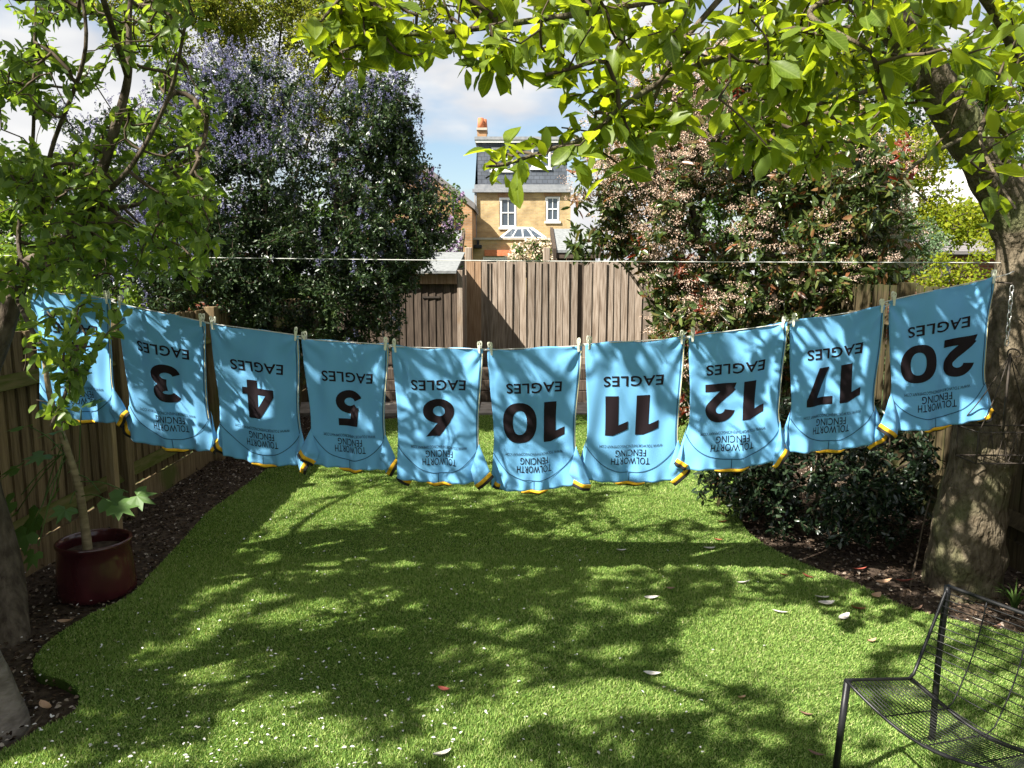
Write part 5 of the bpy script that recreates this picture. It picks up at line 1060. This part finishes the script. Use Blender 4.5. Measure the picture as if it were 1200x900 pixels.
def make_shirt(i):
    s = Shirt(i); s.H0 = s.H; s.w0 = s.w
    e = empty('sports_shirt', (s.A + s.B) / 2, LBL[i], 'shirt', 'shirts pegged on the washing line')
    nu, nv = 56, 72; u, v = np.meshgrid(np.linspace(0, 1, nu), np.linspace(-0.012, 1.0, nv)); pts = s.S(u, v)
    bodyo = patch('body', pts, M_SHIRT, e, 0.022, s.nrm)
    # collar
    uu = np.linspace(0.345, 0.655, 22)
    def strip(b0, b1, off, mat, name):
        t = (uu - 0.5) / 0.155; rows = []
        for b in (b0, (b0 + b1) / 2, b1):
            base = s.S(uu, np.full_like(uu, 1.0), off); base[:, 2] -= b * np.sqrt(np.clip(1 - t * t * 0.92, 0, 1)); rows.append(base)
        return patch(name, np.stack(rows), mat, e, 0.003, s.nrm)
    strip(-0.004, 0.013, 0.003, M_YEL, 'collar'); strip(0.008, 0.021, -0.006, M_BLKF, 'collar_lining')
    # seams and piping
    us = np.linspace(0.0, 1.0, 40); ribbon('yoke_seam', s, np.column_stack([us, 0.745 + 0.185 * (1 - np.abs(2 * us - 1) ** 2.4)]), 0.0045, M_NAVY, e)
    ribbon('centre_seam', s, np.column_stack([np.full(6, 0.49), np.linspace(0.932, 0.998, 6)]), 0.0035, M_NAVY, e)
    ribbon('side_piping', s, np.column_stack([np.full(30, 0.972), np.linspace(0.02, 0.76, 30)]), 0.005, M_NAVY, e)
    ribbon('edge_piping', s, np.column_stack([np.full(30, 0.992), np.linspace(0.02, 0.76, 30)]), 0.0045, M_CREAMF, e)
    # prints, upside down as the shirt hangs
    k = s.w / 0.50; jit = s.r.uniform(-0.012, 0.012)
    def put(name, T, vc, sc=1.0, sy=1.0):
        V = T[0] * [sc * k, sy, 1]; link(name, py_mesh(name, s.place((V, None), vc, 0.5 + jit), T[1], M_PRINT), e)
    n_ = NUM[i]; hgt = 0.285 * s.H
    put('name_print', T_EAG, 0.272); put('number_print', flat_digits(n_, hgt), 0.520, 1.0 if len(n_) == 1 else 0.98)
    put('web_address_print', T_URL, 0.742); put('sponsor_print', T_FEN, 0.791); put('sponsor_print', T_TOL, 0.848)
    # sleeves
    for sd, c0, c1, fw in SLV[i]:
        U = 1.0 if sd > 0 else 0.0; ss = np.linspace(0, 1, 12)
        if fw > 0: root = s.S(U - sd * 0.11 * ss, 0.715 + 0.19 * ss, 0.003 + 0.008 * ss)
        else: root = s.S(np.full(12, U), 0.70 + 0.29 * ss, fw - 0.004)
        end = s.Q(c0[0] + (c1[0] - c0[0]) * ss, c0[1] + (c1[1] - c0[1]) * ss, fw)
        end = end + s.nrm * (0.016 * np.sin(np.pi * ss) + s.tilt + 0.006 * np.sin(8 * ss + s.ph[7]))[:, None]
        def rows(t0, t1, n, extra=0.0):
            o_ = []
            for t in np.linspace(t0, t1, n):
                r_ = root * (1 - t) + end * t; r_ = r_ + s.nrm * ((0.018 * np.sin(np.pi * ss) * np.sin(np.pi * min(t, 0.8)) + extra) + 0.006 * np.sin(7 * ss + 5 * t + s.ph[2]) * t)[:, None]; o_.append(r_)
            return np.stack(o_)
        so = patch('sleeve', rows(0, 1.0, 16), M_SHIRT, e, 0.016, s.nrm)
        last = rows(1.0, 1.0, 1)[0]; ed = last[-1] - last[0]; ed = ed / np.linalg.norm(ed); dn = np.cross(s.nrm, ed); dn = dn if (dn @ (end.mean(0) - root.mean(0))) > 0 else -dn
        cf = lambda q0, q1, x_: np.stack([last + dn * q + s.nrm * x_ for q in np.linspace(q0, q1, 4)])
        patch('cuff', cf(-0.003, 0.017, 0.0015), M_YEL, so, 0.019, s.nrm); patch('cuff_trim', cf(0.016, 0.033, 0.0008), M_BLKF, so, 0.019, s.nrm)
    return s
shirts = [make_shirt(i) for i in range(10)]

# ---- washing lines
pts = [P(-30, 300, 4.25)]
for s in shirts: pts += [s.A + [0, 0, 0.004], s.B + [0, 0, 0.004]]
pts += [P(1188, 318, 4.02)]
tag(rod('washing_line', pts, 0.0028, M_ROPE, None, 6, 160), 'sagging white washing line that carries the ten blue shirts', 'washing line')
a, b = P(150, 301, 4.7), P(1192, 308, 4.15); mid = (a + b) / 2 + [0, 0, -0.008]
tag(rod('washing_line', [P(-40, 299, 4.8), a, mid, b], 0.0026, M_ROPE, None, 6, 60), 'taut empty white line strung above the shirts', 'washing line')

# ---- pegs
def peg_meshes():
    outl = [(-0.0045, -0.030), (0.0045, -0.030), (0.006, -0.012), (0.0055, 0.004), (0.0085, 0.018), (0.0085, 0.034), (0.005, 0.042), (-0.005, 0.042), (-0.0085, 0.034), (-0.0085, 0.018), (-0.0055, 0.004), (-0.006, -0.012)]
    hole = arc(0, 0.027, 0.0042, 0.0060, 0, 330, 12)
    rings = [[Vector((x, y, 0)) for x, y in outl], [Vector((x, y, 0)) for x, y in hole]]; tri = tessellate_polygon(rings); allp = outl + hole; n = len(allp); t = 0.0045
    V = [(x, 0, y) for x, y in allp] + [(x, t, y) for x, y in allp]; Fs = [tuple(f) for f in tri] + [tuple(i + n for i in reversed(f)) for f in tri]
    m = len(outl); Fs += [(i, (i + 1) % m, (i + 1) % m + n, i + n) for i in range(m)]; h = len(hole); Fs += [(m + i, m + i + n, m + (i + 1) % h + n, m + (i + 1) % h) for i in range(h)]
    me = py_mesh('prong', V, Fs, M_PEG); bm = bmesh.new(); bm.from_mesh(me); bmesh.ops.recalc_face_normals(bm, faces=bm.faces); bm.to_mesh(me); bm.free()
    Vt, Ft = tube([(-0.008, 0, 0), (0.008, 0, 0)], 0.0035, 10); sp = np_mesh('spring', Vt, Ft, M_STEEL, True)
    return me, sp
prong_me, spring_me = peg_meshes()
def peg(pt, nrm, label, rr, group='pegs on the washing line'):
    e = bpy.data.objects.new('clothes_peg', None); COL.objects.link(e); e.empty_display_size = 0.02; tag(e, label, 'peg', group)
    e.location = pt; e.rotation_euler = (rr.uniform(-0.15, 0.15), rr.uniform(-0.14, 0.14), math.atan2(nrm[0], -nrm[1]) + rr.uniform(-0.5, 0.5))
    for y, rx in ((-0.0125, 0.10), (0.0085, -0.10)):
        o = bpy.data.objects.new('prong', prong_me); COL.objects.link(o); o.parent = e; o.location = (0, y, 0.0); o.rotation_euler = (rx, 0, 0)
    o = bpy.data.objects.new('spring', spring_me); COL.objects.link(o); o.parent = e; o.location = (0, 0, 0.012)
pr = random.Random(4)
for i, s in enumerate(shirts):
    nm = 'shirt behind the fruit tree leaves' if i == 0 else 'number %s shirt' % WRD[i]
    for q, (u, side) in enumerate(((0.035, 'left'), (0.965, 'right'))):
        if i == 9 and q == 1: u = 0.985
        p = s.Q(np.array(u), np.array(0.0)); peg(p + [0, 0, 0.004], s.nrm, 'cream peg at the %s top corner of the %s' % (side, nm), pr)

# ================================================================== POT, FIG, CHAIR AND SMALL THINGS
pc_ = G(112, 711); pc_ = np.array([P(112, 660, pc_[1] + 0.19)[0], pc_[1] + 0.19, 0.0])
pot = empty('plant_pot', pc_, 'large dark red glazed round pot on the bark bed by the fence', 'pot')
def lathe(name, prof, c, mat, parent, sides=48):
    th = np.linspace(0, 2 * np.pi, sides, endpoint=False); n = len(prof)
    V = np.array([(c[0] + r * math.cos(t), c[1] + r * math.sin(t), c[2] + z) for r, z in prof for t in th]); i = np.arange(n - 1)[:, None] * sides; j = np.arange(sides)[None]; jn = (j + 1) % sides
    return link(name, np_mesh(name, V, np.stack([i + j, i + jn, i + sides + jn, i + sides + j], -1).reshape(-1, 4), mat, True), parent)
lathe('pot_body', [(0.002, 0.0), (0.180, 0.0), (0.197, 0.010), (0.200, 0.04), (0.195, 0.12), (0.187, 0.21), (0.182, 0.275), (0.187, 0.282), (0.191, 0.294), (0.190, 0.304), (0.181, 0.307), (0.173, 0.300), (0.170, 0.26), (0.170, 0.23)], pc_, M_GLAZE, pot)
lathe('potting_soil', [(0.171, 0.235), (0.12, 0.245), (0.04, 0.238), (0.001, 0.242)], pc_, M_SOIL, pot, 24)
fg = empty('fig_plant', pc_ + [0, 0, 0.24], 'young fig with a slanting tan stem and lobed leaves growing in the red pot', 'plant')
stem = [pc_ + [-0.02, -0.03, 0.23], P(100, 620, pc_[1]), P(92, 570, pc_[1] - 0.02), P(78, 525, pc_[1] - 0.02), P(60, 470, pc_[1]), P(52, 420, pc_[1])]
rod('stem', stem, np.linspace(0.026, 0.013, 24), M_STEM, fg, 9, 24)
def fig_leaf(k):
    rr = random.Random(k); V = [(0.30, 0, 0)]; lob = [(-150, 0.30), (-118, 0.50), (-85, 0.62), (-62, 0.42), (-38, 0.86), (-18, 0.50), (0, 1.0), (18, 0.50), (38, 0.86), (62, 0.42), (85, 0.62), (118, 0.50), (150, 0.30)]
    for a_, r in lob: a2 = math.radians(a_); r *= 0.62; V.append((0.30 + r * math.cos(a2), r * math.sin(a2), -0.22 * r * r + 0.03 * rr.uniform(-1, 1)))
    return py_mesh('fig_leaf', V, [(0, i, i + 1) for i in range(1, len(lob))], LM_FIG, False)
figm = [fig_leaf(k) for k in range(3)]; fr_ = np.random.default_rng(8)
for k, (px, py, dy, sz_) in enumerate(((25, 580, -0.1, 0.18), (50, 592, -0.05, 0.22), (40, 615, -0.16, 0.17), (66, 575, 0.05, 0.15), (82, 590, -0.12, 0.14), (118, 578, -0.05, 0.18), (130, 588, -0.14, 0.16), (150, 577, -0.10, 0.15), (30, 545, 0.0, 0.15), (60, 528, -0.1, 0.14), (88, 545, 0.08, 0.13), (20, 600, 0.02, 0.16), (45, 640, -0.2, 0.12), (70, 505, -0.06, 0.15), (35, 500, 0.05, 0.15), (95, 480, 0.02, 0.13))):
    p = P(px, py, pc_[1] + dy); base = np.array(stem[2]) if px > 75 else np.array(stem[3]); base = base + np.array([0, 0, fr_.uniform(-0.06, 0.08)])
    dr = p - base; dr = dr / np.linalg.norm(dr); rod('petiole', [base, (base + p) / 2 + [0, 0, 0.025], p], 0.003, LM_FIG, fg, 5, 6)
    x_, y_, z_ = frames((dr * [1, 1, 0.3] + [0, 0, -0.25])[None], (np.array([0, -0.4, 0.9]) + fr_.normal(size=3) * 0.2)[None])
    m = Matrix(((x_[0][0], y_[0][0], z_[0][0]), (x_[0][1], y_[0][1], z_[0][1]), (x_[0][2], y_[0][2], z_[0][2]))); link('leaf', figm[k % 3], fg, p, m.to_euler(), (sz_ * 1.25,) * 3)

# ---- black wire lounge chair
A0 = G(991, 797, 0.40); rail = np.array([0.13, -0.24, 0]); rail /= np.linalg.norm(rail); face = np.array([-rail[1], rail[0], 0]) * -1
if face[0] > 0: face = -face
chair = empty('wire_chair', (A0[0] + 0.3, A0[1] - 0.2, 0), 'black wire mesh lounge chair on the lawn near the tree trunk', 'chair')
CW = 0.56
def CS(u, v):
    """u 0..1 across (far to near), v 0..1 from the front edge of the seat to the top of the back"""
    dip = math.sin(math.pi * u)
    if v < 0.5:
        t = v / 0.5; back = 0.36 * t; z = 0.40 - 0.09 * t - dip * (0.075 * (1 - 0.3 * t))
    else:
        t = (v - 0.5) / 0.5; back = 0.36 + 0.17 * t; z = 0.31 + 0.315 * t - dip * 0.075 * 0.7 * (1 - t) ** 1.5; back += dip * 0.05 * math.sin(math.pi * min(1, t * 0.9 + 0.1))
    k = abs(v - 0.5)
    if k < 0.04: z += 0.006 * (1 - k / 0.04) ** 2; back -= 0.004 * (1 - k / 0.04) ** 2
    return A0 * [1, 1, 0] + rail * (CW * u) - face * back + np.array([0, 0, z])
us = np.linspace(0, 1, 15)
for v, nm, r in ((0.0, 'front_rail', 0.0055), (1.0, 'top_rail', 0.007)): rod(nm, [CS(u, v) for u in us], r, M_BLACK, chair, 8)
for u in (0.0, 1.0): rod('side_rail', [CS(u, v) for v in np.linspace(0, 1, 22)], 0.006, M_BLACK, chair, 8)
wires = list(np.linspace(0.028, 0.49, 18)) + list(np.linspace(0.55, 0.965, 13))
for v in wires: rod('wire', [CS(u, v) for u in us], 0.0019 if v > 0.5 else 0.0016, M_BLACK, chair, 6)
for u in (0.25, 0.5, 0.75): rod('support_wire', [CS(u, v) - np.array([0, 0, 0.004]) for v in np.linspace(0, 1, 30)], 0.0024, M_BLACK, chair, 6)
for u in (0.0, 1.0):
    p = CS(u, 0.0); rod('leg', [p + [0, 0, -0.004] - face * 0.01, p * [1, 1, 0] + face * 0.012 - rail * (0.012 if u == 0 else -0.012)], 0.0115, M_BLACK, chair, 12)
    p = CS(u, 1.0); g = p * [1, 1, 0] + face * 0.02; rod('back_leg', [p, p * [1, 1, 0.5] + face * 0.02 + [0, 0, 0.05], g + [0, 0, 0.0]], 0.0115, M_BLACK, chair, 12, 14)
rod('cross_bar', [CS(0, 0.5) + [0, 0, -0.006], (CS(0, 0.5) + CS(1, 0.5)) / 2 + [0, 0, -0.075], CS(1, 0.5) + [0, 0, -0.006]], 0.007, M_BLACK, chair, 8, 14)

# ---- chain and wire basket on the trunk
ct0 = P(1186, 335, 3.88)
chn = empty('metal_chain', ct0, 'short galvanised chain hanging against the trunk above the wire basket', 'chain')
rod('nail', [ct0 + [0, 0, 0.012], ct0 + [0.01, 0.22, 0.02]], 0.004, M_IRON, chn, 6)
th = np.linspace(0, 2 * np.pi, 19)
for k in range(9):
    z = -0.017 - k * 0.033; fl_ = k % 2; pts = [ct0 + [0.009 * math.cos(t) * (1 - fl_), 0.009 * math.cos(t) * fl_, z + 0.020 * math.sin(t)] for t in th]; rod('link', pts, 0.0028, M_STEEL, chn, 6)
bk0 = P(1184, 414, 3.84)
bk = empty('wire_basket', P(1184, 540, 3.84), 'rusty wire basket hanging on the tree trunk below the chain', 'basket')
rod('hook', [bk0 + [-0.012, 0, -0.02], bk0 + [-0.012, 0.0, 0.012], bk0 + [0.012, 0, 0.022], bk0 + [0.04, 0.0, 0.012], bk0 + [0.05, 0, -0.01], bk0 + [0.03, 0, -0.02]], 0.004, M_IRON, bk, 6, 14)
tz, bz = P(1184, 505, 3.84)[2], P(1184, 541, 3.84)[2]
cr4 = lambda z, dx=0.0: [np.array([P(1142, 500, 3.84)[0] + dx, 3.80, z]), np.array([P(1142, 500, 3.84)[0] + 0.38, 3.80, z]), np.array([P(1142, 500, 3.84)[0] + 0.38, 3.98, z]), np.array([P(1142, 500, 3.84)[0] + dx, 3.98, z])]
for z in (tz, bz): q = cr4(z); rod('frame_ring', q + [q[0]], 0.0045, M_IRON, bk, 6)
for p, q in zip(cr4(tz), cr4(bz)): rod('frame_post', [p, q], 0.004, M_IRON, bk, 6)
for p in cr4(tz): rod('hanger_wire', [p, (p + bk0) / 2 + [0, 0, -0.03], bk0 + [0, 0, -0.01]], 0.003, M_IRON, bk, 6, 12)
rod('centre_rod', [bk0, bk0 * [1, 1, 0] + [0, 0, tz - 0.02]], 0.006, M_IRON, bk, 6)
q0 = cr4(bz)
for k in range(1, 6): t = k / 6; rod('base_wire', [q0[0] * (1 - t) + q0[1] * t, q0[3] * (1 - t) + q0[2] * t], 0.0025, M_IRON, bk, 5)
for k in range(7):
    t = k / 6; a_, b_ = cr4(tz)[0], cr4(tz)[1]; c_ = a_ * (1 - t) + b_ * t
    if k < 6: d_ = a_ * (1 - t - 1 / 6) + b_ * (t + 1 / 6); rod('scroll_wire', [c_, (c_ + d_) / 2 * [1, 1, 0] + [0, 0, bz + 0.01], d_], 0.0022, M_IRON, bk, 5, 10)

# ---- strap-leaved plant by the trunk
sp0 = G(1188, 716); stp = empty('strap_leaf_plant', sp0, 'small tuft of strap-shaped green leaves at the foot of the thick trunk', 'plant'); rng = np.random.default_rng(51)
for k in range(22):
    a_ = rng.uniform(0, 6.28); l_ = rng.uniform(0.12, 0.24); o_ = np.array([math.cos(a_), math.sin(a_), 0]); sd_ = np.array([-o_[1], o_[0], 0]) * 0.008; V = []
    for t in np.linspace(0, 1, 6): c_ = sp0 + o_ * (0.01 + l_ * 0.6 * t * t) + np.array([0, 0, l_ * (t - 0.35 * t * t * t)]); V += [c_ - sd_ * (1 - t * 0.9), c_ + sd_ * (1 - t * 0.9)]
    link('leaf', py_mesh('leaf', V, [(2 * i, 2 * i + 1, 2 * i + 3, 2 * i + 2) for i in range(5)], LM_GRN, True), stp)

# ---- bare twig leaning at the shrub's edge
tag(rod('fallen_twig', [G(1066, 690) + [0, 0, 0.0], P(1075, 650, 4.35), P(1082, 615, 4.4), P(1090, 585, 4.45)], [0.006] * 3 + [0.005] * 9, M_TWIG, None, 6, 12), 'thin bare stick leaning beside the thick trunk', 'stick')
tag(rod('fallen_twig', [G(28, 868) + [0, 0, 0.01], G(42, 852) + [0, 0, 0.02], G(52, 838) + [0, 0, 0.012]], 0.004, M_TWIG, None, 6, 10), 'thin dry twig lying on soil beside the pale trunk base', 'twig')

# ---- fallen leaves, one by one
def fallen_mesh(name, w, curl, mat, k):
    rr = random.Random(k); V, Fs = [], []; n = 7
    for i in range(n):
        t = i / (n - 1); hw = w * 0.5 * math.sin(math.pi * t ** 0.9) ** 0.75 if 0 < t < 1 else 0.01; zc = curl * 0.5 * (4 * (t - 0.5) ** 2) + 0.02
        V += [(t - 0.5, -hw, zc + curl * hw * 1.5), (t - 0.5, 0, zc), (t - 0.5, hw, zc + curl * hw * 1.1)]
    for i in range(n - 1): Fs += [(3 * i, 3 * i + 1, 3 * i + 4, 3 * i + 3), (3 * i + 1, 3 * i + 2, 3 * i + 5, 3 * i + 4)]
    return py_mesh(name, V, Fs, mat, True)
M_LPALE = plain('pale_dry_leaf', (0.46, 0.42, 0.38), (0.62, 0.58, 0.53), rough=0.7, scale=30, orand=0.15); M_LRED = plain('red_dry_leaf', (0.30, 0.055, 0.04), (0.40, 0.12, 0.08), rough=0.5, scale=30, orand=0.2)
M_LTAN = plain('tan_dry_leaf', (0.34, 0.20, 0.12), (0.45, 0.29, 0.18), rough=0.6, scale=30, orand=0.2); M_LBRN = plain('brown_dry_leaf', (0.14, 0.075, 0.05), (0.22, 0.13, 0.09), rough=0.6, scale=30, orand=0.2)
FM = {'pale': [fallen_mesh('fallen_leaf', 0.42, 0.25, M_LPALE, 1), fallen_mesh('fallen_leaf', 0.5, 0.4, M_LPALE, 2)], 'red': [fallen_mesh('fallen_leaf', 0.42, 0.35, M_LRED, 3)], 'tan': [fallen_mesh('fallen_leaf', 0.5, 0.5, M_LTAN, 4)], 'brown': [fallen_mesh('fallen_leaf', 0.4, 0.4, M_LBRN, 5)]}
FALL = [(831, 643, 'pale', .085, 'pale crumpled leaf on sunlit grass near the bronze shrub'), (872, 684, 'pale', .075, 'pale leaf on shaded grass left of two red leaves'), (963, 701, 'pale', .095, 'upper of two pale leaves side by side at the shade edge'), (968, 709, 'pale', .10, 'lower of two pale leaves side by side at the shade edge'),
        (914, 718, 'pale', .08, 'pale leaf on shaded grass left of the side-by-side pair'), (989, 724, 'pale', .075, 'bright white curled leaf on sunlit grass toward the trunk'), (918, 674, 'red', .06, 'small upright red leaf on sunlit grass by the dark shrub'), (946, 676, 'red', .065, 'salmon red leaf lying flat beside the dark shrub'),
        (1005, 714, 'red', .08, 'red leaf in shade at the lawn edge near the trunk'), (869, 819, 'tan', .05, 'white and tan leaf standing in grass left of the chair'), (945, 838, 'brown', .055, 'small brown leaf on grass just left of the chair'), (956, 885, 'brown', .06, 'brown leaf on grass at the photo bottom left of the chair leg'),
        (764, 701, 'pale', .085, 'pinkish pale leaf in the middle shade of the lawn'), (786, 690, 'brown', .05, 'brown leaf right of the pinkish leaf in the lawn shade'), (764, 790, 'pale', .075, 'pale leaf at the shade edge in the middle foreground'), (518, 886, 'pale', .08, 'long white leaf on shaded grass at the bottom middle'),
        (520, 808, 'red', .055, 'dark red leaf on shaded grass in the lower middle'), (728, 646, 'pale', .07, 'pale leaf in shade below the number eleven shirt'), (847, 612, 'red', .075, 'red leaf on sunlit grass under the bronze shrub'), (841, 633, 'red', .06, 'dark red leaf just above the pale crumpled one'),
        (848, 604, 'tan', .07, 'tan leaf nearest the bronze shrub stems'), (78, 731, 'tan', .09, 'tan curled leaf on the bark bed in front of the pot'), (53, 830, 'tan', .075, 'orange brown leaf on soil beside the pale trunk base'), (1022, 752, 'tan', .05, 'small tan leaf on sunlit grass right of the white curled leaf'),
        (1060, 682, 'red', .10, 'large red leaf on bare soil left of the thick trunk'), (1036, 684, 'tan', .09, 'pinkish tan leaf on soil between shrub and trunk'), (1008, 668, 'red', .08, 'red leaf on soil under the dark shrub'), (1026, 700, 'tan', .085, 'dry curled tan leaf on soil below the pinkish one'),
        (1147, 728, 'pale', .09, 'pale leaf on soil seen behind the chair back'), (1168, 736, 'brown', .08, 'brown leaf on soil behind the chair top rail'), (1075, 715, 'brown', .08, 'brown leaf on soil left of the chair top corner')]
fr2 = random.Random(12)
for k, (px, py, c_, s_, lb) in enumerate(FALL):
    p = G(px, py, 0.03); o = link('fallen_leaf', FM[c_][k % len(FM[c_])], None, p, (fr2.uniform(-0.25, 0.25), fr2.uniform(-0.25, 0.25), fr2.uniform(-0.7, 0.7)), (s_,) * 3); tag(o, lb, 'leaf', 'fallen leaves')
# ---- petals and bark chips: countless
rng = np.random.default_rng(61); n_ = 2600
px = np.concatenate([rng.normal(380, 220, 1500), rng.uniform(0, 1000, n_ - 1500)]); py = np.concatenate([rng.uniform(560, 900, 1500), rng.uniform(520, 900, n_ - 1500)])
keepm = rng.random(n_) < np.clip((py - 480) / 420, 0.1, 1) * np.clip(1.15 - px / 1000, 0.12, 1) * 0.62
g = np.array([G(a_, b_, 0.036) for a_, b_ in zip(px[keepm], py[keepm])])
d = unit(len(g), rng) * [1, 1, 0.15]; V, F_ = scatter(leaf_tmpl(0.62, 0.12, 0.05, 6), g, d, unit(len(g), rng) * 0.35 + [0, 0, 1], rng.uniform(0.007, 0.019, len(g)) ** 1.0)
tag(link('fallen_petals', np_mesh('fallen_petals', V, F_, M_PETAL, True)), 'tiny white blossom petals strewn over the grass', 'petals', kind='stuff')
g = np.column_stack([rng.uniform(FENCE_L + 0.05, FENCE_R - 0.05, 52000), rng.uniform(2.3, 9.3, 52000)]); g = g[~in_poly(g, ring)]
g = np.column_stack([g, rng.uniform(-0.008, 0.014, len(g))])
V, F_ = scatter(leaf_tmpl(0.6, 0.25, -0.1, 6), g, unit(len(g), rng) * [1, 1, 0.3], unit(len(g), rng) * 0.6 + [0, 0, 1], rng.uniform(0.010, 0.034, len(g)))
tag(link('bark_chips', np_mesh('bark_chips', V, F_, M_CHIP)), 'dark bark chips and leaf litter covering the beds', 'bark chips', kind='stuff')
